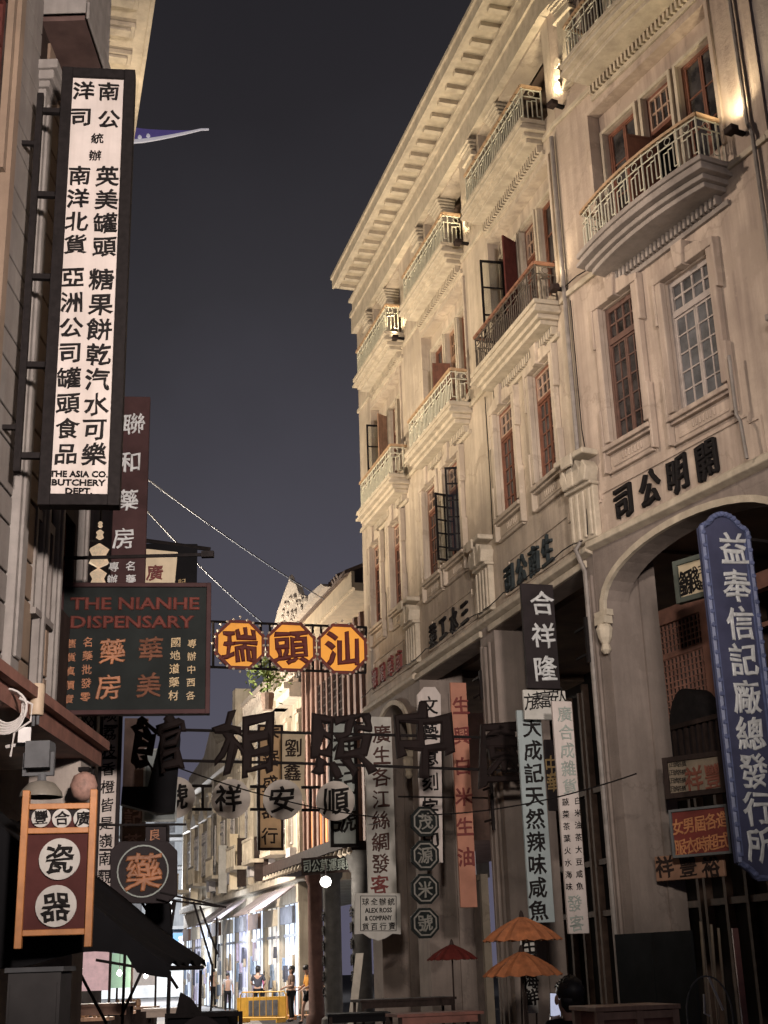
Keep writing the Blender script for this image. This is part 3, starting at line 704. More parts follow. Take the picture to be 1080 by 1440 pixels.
b.box(xl - 0.028, xl + 0.028, 0.0, 0.06, p1[1], p0[1])
for py in (154, 272, 388, 512, 640):
    z = s.L(60, py)[1]; b.box(xl + 0.03, -s.w / 2 - 0.024, 0.0, 0.05, z - 0.025, z + 0.025)
b.build('mounting_ladder', iron, s.root)
b = MB()
for py in (200, 600): z = s.L(60, py)[1]; b.box(xl - 0.25, xl - 0.03, 0.01, 0.05, z - 0.02, z + 0.02)
b.build('wall_bracket', iron, s.root)

s = Sign('vertical_sign', 'narrow dark red board with silver characters half hidden by the tall white signboard', 'sign', SF(180, 690, 14.5, -7), [(170, 556), (210, 559), (204, 850), (148, 850)])
s.board(signmaroon, 0.09); s.text(silvertxt, ('聯和藥房', (188, 596), (174, 757), 33), weight=0.02)
s.text(silvertxt, ('專辦', (160, 797), (158, 815), 15), ('名藥', (184, 796), (184, 815), 15), name='small_lettering', weight=0.02)

s = Sign('hanging_sign', 'dark cloth banner board with cream square reading one red character, above the dispensary board', 'sign', SF(225, 800, 17, -7), [(199, 760), (279, 769), (275, 850), (199, 850)])
s.board(charcoal, 0.03); s.poly([(203, 772), (250, 777), (245, 830), (201, 830)], signcream, 0.02, y=-0.022)
s.text(redtxt, ('廣', (218, 806), (218, 806), 24), y=-0.03); s.text(goldtxt, ('記', (256, 819), (256, 819), 11), y=-0.006, name='small_lettering')
s.rods(iron, ((192, 758), (296, 772)), r=0.03)

s = Sign('shop_sign', 'large blackish dispensary board with red Latin letters above orange characters', 'sign', SF(185, 910, 13, -7), [(86, 822), (297, 821), (292, 1003), (77, 1004)])
s.board(signgreen, 0.09, frame=signmaroon, fw=0.035)
dk = mat('dull red lettering', (0.10, 0.028, 0.022), 0.6, 0.3, 10)
s.latin(dk, ('THE NIANHE', (190, 849), 182, 17), ('DISPENSARY', (187, 875), 175, 17), weight=0.045)
s.text(orangetxt, ('藥房', (158, 916), (153, 966), 38), weight=0.03)
s.text(mat('fading brown red lettering', (0.12, 0.05, 0.03), 0.6, 0.4, 9), ('華美', (212, 913), (209, 964), 36), name='faded_lettering')
s.text(goldtxt, ('專辦中西各', (270, 905), (268, 978), 13), ('國地道藥材', (247, 903), (244, 978), 15), name='gold_lettering', weight=0.02)
s.text(orangetxt, ('名藥批發零', (124, 903), (120, 980), 15), ('售貨真價實', (101, 905), (97, 983), 14), name='small_lettering', weight=0.02)

s = Sign('vertical_sign', 'slim white slatted board listing lychee and orange fruit characters below the dispensary board', 'sign', SF(152, 1120, 15.5, -7), [(141, 985), (173, 985), (161, 1272), (134, 1272)])
s.board(signwhite, 0.06, frame=signdark, fw=0.03); s.text(blacktxt, ('啖荔枝香橙皆是嶺南靚果', (155, 1006), (146, 1258), 20), weight=0.02)
b = MB()
for py in (1021, 1066, 1160, 1195, 1225, 1248): z = s.L(150, py)[1]; b.box(-s.w / 2 + 0.04, s.w / 2 - 0.04, -0.012, 0.0, z - 0.012, z + 0.012)
b.build('batten', signdark, s.root)

s = Sign('framed_sign', 'orange wood framed maroon sign with white roundels of black characters at lower left', 'sign', SF(82, 1220, 9.5, -7), [(30, 1112), (139, 1110), (127, 1332), (22, 1334)])
a = s.w / 2
MB().box(-a + 0.045, a - 0.045, 0.01, 0.04, 0.10, s.h - 0.19).build('panel', mat('maroon panel', (0.07, 0.022, 0.020), 0.5, 0.25, 5), s.root)
b = MB(); b.box(-a, -a + 0.05, -0.02, 0.05, 0, s.h).box(a - 0.05, a, -0.02, 0.05, 0, s.h)
for z in (s.L(80, 1311)[1], s.L(80, 1168)[1], s.L(80, 1134)[1]): b.box(-a + 0.05, a - 0.05, -0.015, 0.045, z - 0.02, z + 0.02)
b.build('frame', orangewood, s.root, bevel=0.004)
rm = mat('white roundel', (0.42, 0.39, 0.36), 0.6, 0.2, 6)
MB().box(-a + 0.05, a - 0.05, 0.012, 0.04, s.L(80, 1164)[1], s.L(80, 1137)[1]).build('panel', signdark, s.root)
for c, r in (((58, 1150), 13.5), ((87, 1151), 13.5), ((117, 1151), 13.5), ((84, 1208), 29), ((79, 1274), 29)): s.disc(c, r, rm, th=0.02, y=-0.012, name='roundel')
s.text(blacktxt, ('豐合廣', (58, 1150), (117, 1151), 21), ('瓷', (84, 1208), (84, 1208), 42), ('器', (79, 1275), (79, 1275), 42), y=-0.016, weight=0.028)

s = Sign('hanging_sign', 'black octagonal medicine sign with one orange character inside a thin ring', 'sign', SF(201, 1225, 12.2, -7), [(155, 1183), (249, 1183), (249, 1270), (155, 1270)])
s.poly([(168, 1183), (236, 1183), (249, 1196), (249, 1258), (236, 1270), (168, 1270), (155, 1258), (155, 1196)], signdark, 0.10, y=0.0)
s.ring((201, 1225), 34.5, 36.5, mat('dull green ring', (0.16, 0.18, 0.16), 0.5, 0.2, 9), y=-0.012, th=0.014)
s.text(orangetxt, ('藥', (202, 1226), (202, 1226), 54), weight=0.035, y=-0.006)
s.rods(iron, ((130, 1160), (262, 1159)), ((170, 1160), (170, 1184)), ((236, 1160), (236, 1184)), r=0.012)
s.poly([(204, 1160), (238, 1160), (238, 1183), (204, 1183)], signdark, 0.04, name='top_board', y=0.05)
s.text(orangetxt, ('良', (217, 1173), (217, 1173), 17), y=0.046, name='small_lettering')

s = Sign('hanging_sign', 'thin teal glass board with pale edge hanging behind the octagonal medicine sign', 'sign', SF(225, 1110, 22, -12), [(203, 1055), (247, 1052), (250, 1155), (201, 1155)])
s.board(mat('teal sign sheet', (0.10, 0.125, 0.125), 0.5, 0.2, 4), 0.03, frame=mat('pale sheet edge', (0.28, 0.30, 0.29), 0.5, 0.1, 9), fw=0.025)
s = Sign('awning_box', 'black cloth covered box sign hanging under the wire letters', 'sign', SF(205, 1115, 18, -12), [(170, 1108), (250, 1098), (247, 1142), (170, 1132)])
s.poly([(172, 1106), (208, 1106), (232, 1010), (252, 1010), (254, 1040), (246, 1142), (222, 1144), (170, 1130)], charcoal, 0.25, name='cover')
s = Sign('hanging_sign', 'brown board with pale blurred strokes behind the black covered box sign', 'sign', SF(190, 1140, 24, -12), [(175, 1010), (208, 1010), (205, 1200), (170, 1200)])
s.board(mat('brown board', (0.11, 0.075, 0.065), 0.7, 0.3, 4, 0.4), 0.06); s.text(mat('blurred rose strokes', (0.24, 0.15, 0.14), 0.6, 0.3, 8), ('記茶', (187, 1150), (186, 1185), 26), weight=0.03)

# -- across the street
s = Sign('rooftop_sign', 'iron frame across the street with three orange octagons and red characters ringed by bulbs', 'sign', RSF(514, 905, 0.12), [(296, 874), (516, 882), (514, 946), (296, 938)])
a = s.w / 2
fr = []
for (c0, c1) in (((280, 873), (516, 882)), ((280, 937), (515, 946)), ((515, 882), (514, 946)), ((367, 877), (367, 941)), ((380, 877), (380, 941)), ((440, 880), (440, 943)), ((452, 880), (452, 943)), ((300, 874), (300, 938))): fr.append((c0, c1))
s.rods(iron, *fr, r=0.028, name='frame')
for c in ((337, 907), (409, 910), (481, 913)):
    s.disc(c, 34, signamber, th=0.05, y=-0.03, n=8, rot=0.5, name='octagon')
    s.ring(c, 33, 37.5, signred, y=-0.06, th=0.09, n=8, rot=0.5, name='octagon_rim')
s.text(redtxt, ('瑞頭汕', (337, 908), (481, 913), 50), y=-0.035, weight=0.045)
b = MB()
for c in ((337, 907), (409, 910), (481, 913)):
    x, z = s.L(*c); r = s.m(*c, 37.5)
    for k in range(24):
        t = 2 * math.pi * k / 24; q = r / max(math.cos((t % (math.pi / 4)) - math.pi / 8), 0.9) * 0.955
        b.lathe([(0.0, -0.028), (0.022, -0.018), (0.028, 0.0), (0.022, 0.018), (0.0, 0.028)], (x + q * math.cos(t), -0.07, z + q * math.sin(t)), 6)
b.build('bulb', bulb_m, s.root)

s = Sign('wire_sign', 'five dark cut out characters on long iron rails spanning the street', 'sign', RSF(728, 1050, 0.18), [(175, 1022), (730, 1034), (730, 1090), (175, 1076)])
s.rods(iron, ((250, 1026), (415, 1030)), ((415, 1030), (730, 1038)), ((240, 1069), (420, 1073)), ((420, 1073), (730, 1084)), r=0.022, name='rail')
dark_letter = mat('dark brown cut letters', (0.013, 0.008, 0.0075), 0.6, 0.3, 5)
s.text(dark_letter, ('館', (222, 1046), (222, 1046), 82), ('相', (346, 1047), (346, 1047), 92), ('照', (480, 1046), (480, 1046), 92), ('中', (593, 1040), (593, 1040), 92, 1.15), ('園', (705, 1056), (705, 1056), 74, 1.2), y=-0.03, weight=0.038, depth=0.02, brush=2)

s = Sign('disc_sign', 'row of pale round discs with black characters on thin rails over the street', 'sign', SF(360, 1122, 25, -14), [(222, 1096), (485, 1100), (485, 1150), (222, 1150)])
dm = mat('weathered disc paint', (0.45, 0.40, 0.36), 0.7, 0.15, 4)
s.rods(iron, ((270, 1105), (298, 1105)), ((270, 1138), (298, 1138)), ((285, 1105), (285, 1138)), ((352, 1106), (374, 1106)), ((352, 1138), (374, 1138)), ((363, 1106), (363, 1138)), ((424, 1107), (450, 1107)), ((424, 1139), (450, 1139)), ((437, 1107), (437, 1139)), r=0.03, name='rail')
for c, r in (((246, 1121), 29), ((325, 1123), 27.5), ((398, 1124), 27.5), ((472, 1126), 27)): s.disc(c, r, dm, th=0.06, y=0.0, name='disc')
s.text(blacktxt, ('號祥安順', (246, 1121), (472, 1126), 38), y=-0.01, weight=0.03)

# -- right side, far to near
s = Sign('vertical_sign', 'pale amber board of furniture shop in dark frame, far end of street', 'sign', SF(380, 1115, 34, -17), [(363, 1020), (399, 1020), (396, 1195), (363, 1195)])
s.board(mat('pale amber board', (0.55, 0.36, 0.19), 0.6, 0.15, 3), 0.08, frame=dkwood, fw=0.05); s.text(dkwood, ('木鋸盛器行', (381, 1030), (379, 1175), 24), weight=0.02)
s = Sign('hanging_sign', 'small cream tapered board with two dark characters behind the wire letters', 'sign', SF(413, 1070, 33, -17), [(397, 1032), (430, 1032), (428, 1130), (397, 1130)])
s.poly([(397, 1032), (430, 1032), (428, 1100), (432, 1135), (416, 1105), (397, 1100)], signcream, 0.06); s.text(dkwood, ('劉鑫', (413, 1052), (411, 1086), 26), weight=0.02)
s = Sign('vertical_sign', 'grey green board in black frame left of the long silk shop board', 'sign', RSF(503, 1100, 0.35), [(465, 1014), (504, 1015), (500, 1190), (464, 1190)])
s.board(signgrey, 0.08, frame=iron, fw=0.05); s.text(blacktxt, ('祥記號', (485, 1050), (484, 1152), 36), weight=0.025)
s.rods(iron, ((455, 1017), (590, 1016)), r=0.02)
s = Sign('vertical_sign', 'long weathered silk shop board with brown characters beside the small round arch', 'sign', RSF(556, 1130, 0.35), [(517, 1008), (553, 1008), (556, 1275), (514, 1275)])
s.board(signpale, 0.07); s.text(mat('brown lettering', (0.07, 0.035, 0.03), 0.6, 0.3, 9), ('廣生各江絲綢發', (537, 1032), (535, 1214), 26), weight=0.022)
s.text(redtxt, ('客', (534, 1244), (534, 1244), 26), name='red_lettering')
s = Sign('hanging_sign', 'square pale notice board with scalloped lower edge mixing characters and Latin letters', 'sign', RSF(560, 1285, 0.55), [(500, 1256), (563, 1256), (564, 1312), (499, 1312)])
s.poly([(500, 1256), (563, 1256), (564, 1314), (552, 1313), (543, 1319), (532, 1323), (520, 1319), (511, 1313), (499, 1314)], signpale, 0.05)
s.rods(iron, ((507, 1260), (557, 1260)), ((507, 1260), (507, 1309)), ((557, 1260), (557, 1309)), ((507, 1309), (557, 1309)), r=0.006, y=-0.004, name='border')
s.text(blacktxt, ('球全辦統', (514, 1268), (550, 1268), 10), ('貨百行賣', (514, 1303), (551, 1302), 10), weight=0.02)
s.latin(blacktxt, ('ALEX ROSS', (532, 1280), 38, 6), ('& COMPANY', (532, 1291), 38, 6), name='latin_lettering')
s = Sign('octagon_sign', 'chain of four dark octagon boards with pale rims hung one below another', 'sign', RSF(620, 1225, 0.7), [(577, 1134), (619, 1134), (619, 1319), (577, 1319)])
for i, py in enumerate((1155, 1203, 1250, 1298)):
    s.disc((598, py), 21, signgreen, th=0.05, y=0.0, n=8, rot=0.5, name='octagon')
    s.ring((598, py), 15.5, 17.5, mat('pale octagon rim', (0.17, 0.155, 0.135), 0.6, 0.3, 9), y=-0.015, th=0.016, n=8, rot=0.5, name='octagon_rim')
s.text(mat('grey brown lettering', (0.16, 0.15, 0.13), 0.6, 0.3, 9), ('茂源米號', (598, 1155), (598, 1298), 22), y=-0.004)
s.rods(iron, ((598, 1120), (598, 1136)), ((560, 1120), (692, 1122)), r=0.015)
s = Sign('vertical_sign', 'white long board with clipped top corners for engraving shop in the dark opening', 'sign', RSF(622, 1080, 0.30), [(588, 966), (620, 966), (623, 1213), (592, 1213)])
s.poly([(596, 966), (612, 966), (620, 977), (623, 1213), (592, 1213), (587, 977)], signwhite, 0.06)
s.text(blacktxt, ('文藝意刻字', (604, 992), (605, 1136), 25), ('印', (606, 1183), (606, 1183), 25), weight=0.025)
s = Sign('vertical_sign', 'salmon orange board with dark red characters selling rice and oil', 'sign', RSF(668, 1110, 0.15), [(637, 960), (661, 960), (666, 1276), (644, 1276)])
s.board(signorange, 0.05); s.text(redtxt, ('生興白米生油', (648, 992), (655, 1205), 25), weight=0.03)
s = Sign('vertical_sign', 'black lacquer board with three silver characters beside the second wide opening', 'sign', RSF(783, 890, 0.12), [(737, 820), (782, 823), (784, 968), (738, 968)])
s.board(signdark, 0.07); s.text(silvertxt, ('合祥隆', (762, 848), (766, 940), 34), weight=0.025)
s = Sign('hanging_sign', 'small stained white board of scribbled characters under the black lacquer board', 'sign', RSF(797, 990, 0.16), [(737, 969), (796, 972), (797, 1012), (737, 1012)])
s.board(signpale, 0.05); s.text(blacktxt, ('方素富安人', (744, 987), (790, 979), 16, 1.5), weight=0.01)
s = Sign('vertical_sign', 'grey blue board with black characters selling pickles and salted fish', 'sign', RSF(780, 1150, 0.38), [(732, 1000), (762, 998), (779, 1298), (740, 1297)])
s.board(mat('grey blue board', (0.265, 0.305, 0.31), 0.7, 0.15, 3, 0.35, dirt=(0.17, 0.19, 0.19)), 0.05); s.text(blacktxt, ('大成記天然辣味咸魚', (748, 1023), (757, 1280), 27), weight=0.028)
s = Sign('vertical_sign', 'whitish board with faint grey green characters and two tiny black columns', 'sign', RSF(826, 1150, 0.34), [(780, 986), (808, 986), (825, 1313), (796, 1313)])
s.board(signwhite, 0.05); s.text(greytxt, ('廣合成雜貨', (794, 1004), (801, 1106), 21), ('發客', (808, 1270), (811, 1298), 21), weight=0.015)
s.text(blacktxt, ('白米油茶大豆咸魚', (812, 1126), (815, 1246), 10), ('蔬菜茶葉火水海味', (795, 1128), (800, 1247), 10), name='small_lettering', weight=0.02)
s = Sign('hanging_sign', 'narrow black strip with two gold characters between two pale boards', 'sign', RSF(787, 1090, 0.30), [(768, 1040), (786, 1040), (788, 1140), (770, 1140)])
s.board(signdark, 0.04); s.text(goldtxt, ('中華', (775, 1076), (778, 1100), 19, 1.4), weight=0.02)

# -- nearest house
s = Sign('carved_sign', 'tall navy blue board with carved blue border and silver characters at the right edge', 'sign', RSF(1080, 980, 0.45, BF, -24), [(993, 735), (1062, 742), (1097, 1240), (1031, 1215)])
a = s.w / 2
arch = [(-a, s.h * 0.985)] + [(-a + 0.1 + (2 * a - 0.2) * i / 8, s.h + 0.11 * math.sin(math.pi * i / 8) ** 0.7) for i in range(9)] + [(a, s.h * 0.985)]
foot = [(-a, 0.10), (-a * 0.55, 0.02), (-a * 0.35, -0.05), (a * 0.35, -0.05), (a * 0.55, 0.02), (a, 0.10)]
MB().prism(foot + list(reversed(arch)), 0, 0.08).build('panel', signblue, s.root)
b = MB(); fw = 0.06
full = foot + list(reversed(arch))
for i in range(len(full)):
    (x0, z0), (x1, z1) = full[i], full[(i + 1) % len(full)]
    b.tube([(x0, -0.01, z0), (x1, -0.01, z1)], 0.032, 6)
    n = max(1, int(math.hypot(x1 - x0, z1 - z0) / 0.14))
    for k in range(n):
        t = (k + 0.5) / n; xx = x0 + (x1 - x0) * t; zz = z0 + (z1 - z0) * t
        b.lathe([(0.0, -0.03), (0.022, -0.02), (0.028, 0.0), (0.022, 0.02), (0.0, 0.03)], (xx, -0.03, zz), 6)
b.box(-a + 0.04, -a + 0.055, -0.012, 0.0, 0.16, s.h * 0.96).box(a - 0.055, a - 0.04, -0.012, 0.0, 0.16, s.h * 0.96)
b.build('carved_border', signbluee, s.root, smooth=True)
s.text(silvertxt, ('益奉信記廠總發行所', (1031, 772), (1069, 1188), 40), weight=0.028)
s.rods(iron, ((1060, 757), (1130, 765)), ((1090, 1180), (1150, 1185)), r=0.02, y=0.05)

AF = Frame(*BF.world(0, 0, -0.5).xy, -63)                                # plane half a metre inside the near arch
def ASF(px, py, rz=-52, off=-0.1):
    x, z = AF.hit(px, py, off); p = AF.world(x, 0, off); return Frame(p.x, p.y, rz)
s = Sign('hanging_sign', 'pale framed board with black characters hung in the near arch beside the navy board', 'sign', ASF(975, 815, -50, 0.25), [(949, 795), (999, 773), (1000, 832), (954, 851)])
s.board(signcream, 0.05, frame=mat('green grey frame', (0.09, 0.10, 0.085), 0.6, 0.2, 8), fw=0.05); s.text(blacktxt, ('隆源棧', (958, 822), (976, 815), 17, 1.8), ('三益', (987, 800), (988, 822), 12), weight=0.015)
s = Sign('hanging_sign', 'stained board with faded red characters and small print above the red board', 'sign', ASF(980, 1085, -40, 0.1), [(935, 1066), (1018, 1058), (1018, 1114), (937, 1122)])
s.board(mat('stained parchment board', (0.20, 0.155, 0.11), 0.7, 0.35, 4, 0.5), 0.06, frame=dkwood, fw=0.05); s.text(mat('faded rust lettering', (0.17, 0.05, 0.03), 0.6, 0.3, 9), ('祥豐', (976, 1096), (1003, 1092), 26, 1.3), weight=0.03)
b = MB()
s.text(blacktxt, *[('正號各貨', (944, 1075 + 11.5 * k), (962, 1074 + 11.5 * k), 7.5) for k in range(4)], name='small_lettering', weight=0.01)
s = Sign('hanging_sign', 'red tailor board with two rows of orange characters in grey frame', 'sign', ASF(985, 1170, -40, 0.15), [(944, 1140), (1026, 1131), (1026, 1199), (946, 1207)])
s.board(signred, 0.06, frame=mat('grey edging', (0.12, 0.12, 0.12), 0.5, 0.2, 6), fw=0.025); s.text(mat('bright orange lettering', (0.45, 0.19, 0.08), 0.6, 0.2, 9), ('女男屆各造', (953, 1163), (1016, 1152), 17, 1.25), ('服衣時超式', (957, 1192), (1018, 1182), 17, 1.25), weight=0.03)
s = Sign('hanging_sign', 'tan wooden board with three brown characters under the red tailor board', 'sign', ASF(970, 1218, -45, 0.05), [(920, 1198), (1018, 1203), (1018, 1236), (922, 1236)])
s.board(mat('tan sign wood', (0.25, 0.135, 0.085), 0.6, 0.25, 4), 0.05); s.text(dkwood, ('祥豐裕', (935, 1219), (1000, 1219), 26), weight=0.03)

# ------------------------------------------------------------------ left-hand boarded house
greyst = mat('grey weathered trim', (0.23, 0.205, 0.19), 0.8, 0.25, 4, 0.5, dirt=(0.12, 0.10, 0.09))
lh = thing('boarded_house', 'weathered boarded house with pilasters and a jutting bay at the left edge', 'house', LF.world(0, 0), LF.rz)
b = MB(); b.wall(7.0, 13.3, 3.95, 14.0, [(11.40, 11.92, 4.85, 5.65), (12.38, 12.98, 5.1, 6.1), (8.6, 9.62, 8.3, 9.9)], 0.0, 0.3)
b.build('wall', dkwood, lh)
def boards(x0, x1, z0, z1, m, step=0.42):
    z = z0; k = 0
    o = None; b = MB()
    while z < z1 - 0.05:
        h = step * (1.0 if k % 2 else 0.62); t = min(z + h, z1)
        b.box(x0, x1, -0.03, 0.0, z + 0.012, t - 0.012); z = t; k += 1
    return b.build('boarding', m, lh, bevel=0.006)
boards(9.86, 10.60, 3.95, 13.9, siding_m); boards(10.90, 11.39, 5.75, 10.5, siding_w); boards(11.01, 11.39, 3.95, 5.75, siding_w, 0.55); boards(11.93, 12.02, 3.95, 5.75, siding_w, 0.55); boards(11.39, 11.50, 5.75, 10.5, siding_w); boards(12.2, 12.37, 3.95, 8.5, siding_m)
b = MB(); b.box(10.63, 10.88, -0.09, 0.0, 3.95, 9.75).box(10.67, 10.84, -0.12, -0.09, 4.2, 9.6)
b.box(10.60, 10.91, -0.13, 0.0, 9.75, 9.82).box(10.57, 10.94, -0.17, 0.0, 9.82, 9.92).box(10.54, 10.97, -0.21, 0.0, 9.92, 10.02); b.build('pilaster', greyst, lh, bevel=0.01)
for x0 in (11.52, 12.04, 13.06):
    b = MB(); b.box(x0, x0 + 0.15, -0.07, 0.0, 3.95, 10.4).box(x0 + 0.04, x0 + 0.11, -0.10, -0.07, 4.1, 10.3); b.build('pilaster', greyst, lh, bevel=0.006)
b = MB(); b.plan([(10.66, 0.0), (10.66, -0.42), (11.62, -0.42), (11.62, 0.0)][::-1], 10.55, 10.60); b.box(10.62, 11.66, -0.44, 0.0, 10.60, 10.72)
bay = b.build('bay', mat('brown bay soffit', (0.10, 0.062, 0.055), 0.8, 0.25, 4), lh)
b = MB(); b.box(10.62, 11.66, -0.47, -0.44, 10.54, 10.74).box(10.60, 10.66, -0.44, 0.0, 10.60, 12.2).box(11.60, 11.66, -0.44, 0.0, 10.72, 12.2).box(10.66, 11.6, -0.44, -0.40, 10.74, 12.2); b.build('bay_face', greyst, bay, bevel=0.01)
window(lh, 11.40, 11.92, 4.85, 5.65, 0.10, mat('dusty window frame', (0.36, 0.30, 0.29), 0.6, 0.2, 8), glass, rows=2, transom=0, cols=1)
b = MB(); b.box(11.34, 11.40, -0.05, 0.0, 4.80, 5.75).box(11.92, 11.98, -0.05, 0.0, 4.80, 5.75).box(11.34, 11.98, -0.08, 0.0, 4.74, 4.80).box(11.40, 11.92, -0.05, 0.0, 5.65, 5.75); b.build('window_trim', siding_m, lh)
window(lh, 12.38, 12.98, 5.1, 6.1, 0.10, shutwood, glass, rows=3, transom=0, cols=1)
window(lh, 8.6, 9.62, 8.3, 9.9, 0.02, shutwood, glass, rows=3, transom=0.3, cols=2)
b = MB(); b.box(9.62, 9.70, -0.06, 0.0, 8.2, 9.98).box(9.70, 9.83, -0.10, 0.0, 3.95, 13.9); b.build('window_trim', siding_w, lh)
MB().box(7.0, 13.3, 0.9, 6.0, 0.0, 14.0).build('house_body', darkroom, lh)
b = MB(); b.box(7.0, 13.6, -0.22, 0.9, 3.70, 3.948).box(7.0, 13.6, -0.30, -0.22, 3.86, 3.95); b.build('arcade_beam', mat('red brown arcade boards', (0.22, 0.10, 0.075), 0.7, 0.3, 5, 0.4), lh)
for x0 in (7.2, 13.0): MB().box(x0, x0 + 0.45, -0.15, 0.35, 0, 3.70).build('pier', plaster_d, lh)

# cream house with modillioned cornice further along on the left
q0 = ray(212, 0); q1 = ray(187, 170); ZE = 14.5
e0 = EYE + q0 * ((ZE - 1.7) / q0.z); e1 = EYE + q1 * ((ZE - 1.7) / q1.z); dd = (e1 - e0).normalized()
CF = Frame(e0.x, e0.y, math.degrees(math.atan2(dd.y, dd.x)))
ch = thing('cornice_house', 'tall cream house showing only its bracketed cornice above the white signboard', 'house', CF.world(0, 0), CF.rz)
b = MB(); b.box(-0.6, 14, 0.0, 1.4, ZE, ZE + 0.10).box(-0.6, 14, -0.06, 0.0, ZE - 0.03, ZE + 0.25).box(-0.6, 14, -0.06, 1.4, ZE + 0.25, ZE + 0.32).box(-0.6, 14, 0.85, 1.05, ZE - 0.12, ZE); b.build('eave', stone, ch)
for i in range(16):
    xx = -0.1 + i * 0.62; b = MB(); b.box(xx, xx + 0.26, 0.16, 0.84, ZE - 0.07, ZE).box(xx + 0.05, xx + 0.21, 0.22, 0.80, ZE - 0.11, ZE - 0.07); b.build('modillion', stone, ch, bevel=0.008)
MB().box(0.0, 14, 1.05, 5.0, 0, ZE).build('wall', plaster, ch)
MB().box(-0.6, 14, 1.4, 5.0, ZE, ZE + 0.4).build('roof', brownroof, ch)

# distant tower with upturned purple lit roof
t0 = at(150, 200, 32)
tw = thing('roof_tower', 'dark tower behind the white signboard with upturned purple lit roof corner trimmed in white', 'tower', (t0.x, t0.y, 0))
MB().box(-2.2, 0.1, 0, 3, 0, t0.z - 0.4).build('wall', signdark, tw)
b = MB(); bw = MB(); pts = []
for i in range(15):
    t = i / 14; px = 120 + 165 * t; py = 209 - 1 * t + (-16 * max(0, t - 0.45) ** 1.3 / 0.55 ** 1.3 if t > 0.45 else 0); q = at(px, py, 32); pts.append((q.x - t0.x, q.z))
for i in range(14):
    (x0, z0), (x1, z1) = pts[i], pts[i + 1]; f0, f1 = 0.85 * (1 - i / 14), 0.85 * (1 - (i + 1) / 14)
    b.add([(x0, -0.3, z0 + .03), (x1, -0.3, z1 + .03), (x1, -0.26, z1 + f1 + .03), (x0, -0.26, z0 + f0 + .03)], [(0, 1, 2, 3)]); b.add([(x0, -0.3, z0 + 0.02), (x1, -0.3, z1 + 0.02), (x1, -0.25, z1 + f1 * 0.9 + .02), (x0, -0.25, z0 + f0 * 0.9 + .02)], [(0, 1, 2, 3)])
b.build('roof', mat('purple lit glazed tile', (0.075, 0.06, 0.14), 0.5, 0.3, 12, emit=(0.16, 0.12, 0.40), estr=0.28), tw)  # purple lighting on the tiles is put in as emission
bw.tube([(x, -0.33, z) for x, z in pts] + [(pts[-1][0] + 0.22, -0.33, pts[-1][1] + 0.0)], 0.085, 6, 0.03)
for i in range(4, 10): x, z = pts[i]; bw.lathe([(0.02, 0.0), (0.06, 0.03), (0.05, 0.09), (0.01, 0.13)], (x - 0.3, -0.33, z + 0.04), 6)
bw.build('ridge', mat('lit white ridge', (0.62, 0.60, 0.62), 0.6, 0.1, 8, emit=(0.8, 0.75, 0.8), estr=0.35), tw)  # the light on the ridge is its own emission too

# ------------------------------------------------------------------ things on the left front
def simple(name, label, cat, pos, parts, rz=0.0, group=None):
    r = thing(name, label, cat, pos, rz, group)
    for nm, mb, m, *k in parts: mb.build(nm, m, r, *k)
    return r
p = at(20, 787, 12.2)
b = MB().tube([(-0.1, 0, -0.35), (-0.05, 0, -0.06), (0.0, 0, 0), (1.85, 0.1, 0.02)], 0.018, 6); c = MB().box(1.80, 1.92, 0.07, 0.13, -0.01, 0.05)
simple('iron_bracket', 'long thin black iron rod running out from the boarded house', 'bracket', p, [('rod', b, iron), ('tip', c, iron)])
p = at(52, 985, 10.8); q = (at(62, 985, 10.8) - p).length
b = MB().lathe([(q * 0.9, -q * 2.1), (q, -q * 1.9), (q, q * 2.1), (q * 0.9, q * 2.3)], n=18); c = MB().tube([(-0.02, 0, -q * 2.1), (-0.02, 0, -q * 3.6)], 0.014, 6).tube([(0.015, 0, -q * 2.1), (0.015, 0, -q * 3.4)], 0.014, 6)
simple('wall_lamp', 'unlit tan cylinder lamp on the boarded house corner', 'lamp', p, [('shade', b, mat('tan lamp shade', (0.40, 0.30, 0.21), 0.6, 0.12, 8), True), ('fitting', c, grey_m)])
p = at(35, 1035, 10.3)
b = MB().box(-0.05, 0.045, -0.06, 0.10, -0.06, 0.06); c = MB().tube([(-0.14, 0.1, -0.07), (-0.05, 0.06, -0.06), (0.0, 0.05, -0.06)], 0.015, 6)
r = simple('security_camera', 'small white box camera on a short arm beside grey floodlight', 'camera', p, [('housing', b, lightgrey), ('arm', c, lightgrey)], rz=0.25)
p = at(54, 1061, 10.0)
b = MB().box(-0.095, 0.09, -0.03, 0.14, -0.10, 0.10); c = MB().box(-0.12, -0.095, 0.02, 0.06, -0.13, 0.02).box(0.09, 0.115, 0.02, 0.06, -0.13, 0.02).box(-0.12, 0.115, 0.02, 0.06, -0.155, -0.13); d = MB()
for i in range(6): d.box(-0.08 + i * 0.03, -0.068 + i * 0.03, 0.14, 0.19, -0.09, 0.09)
simple('floodlight', 'square grey floodlight seen from behind under the boarded house beam', 'floodlight', p, [('housing', b, grey_m), ('yoke', c, grey_m), ('cooling_fin', d, grey_m)])
p = at(58, 1112, 9.9); q = (at(88, 1112, 9.9) - p).length
b = MB().lathe([(q * 0.25, q * 0.45), (q * 0.6, q * 0.35), (q * 0.95, -q * 0.05), (q, -q * 0.3), (q * 0.93, -q * 0.3), (q * 0.55, q * 0.2)], n=24); c = MB().lathe([(0.035, q * 0.45), (0.03, q * 0.75)], n=8)
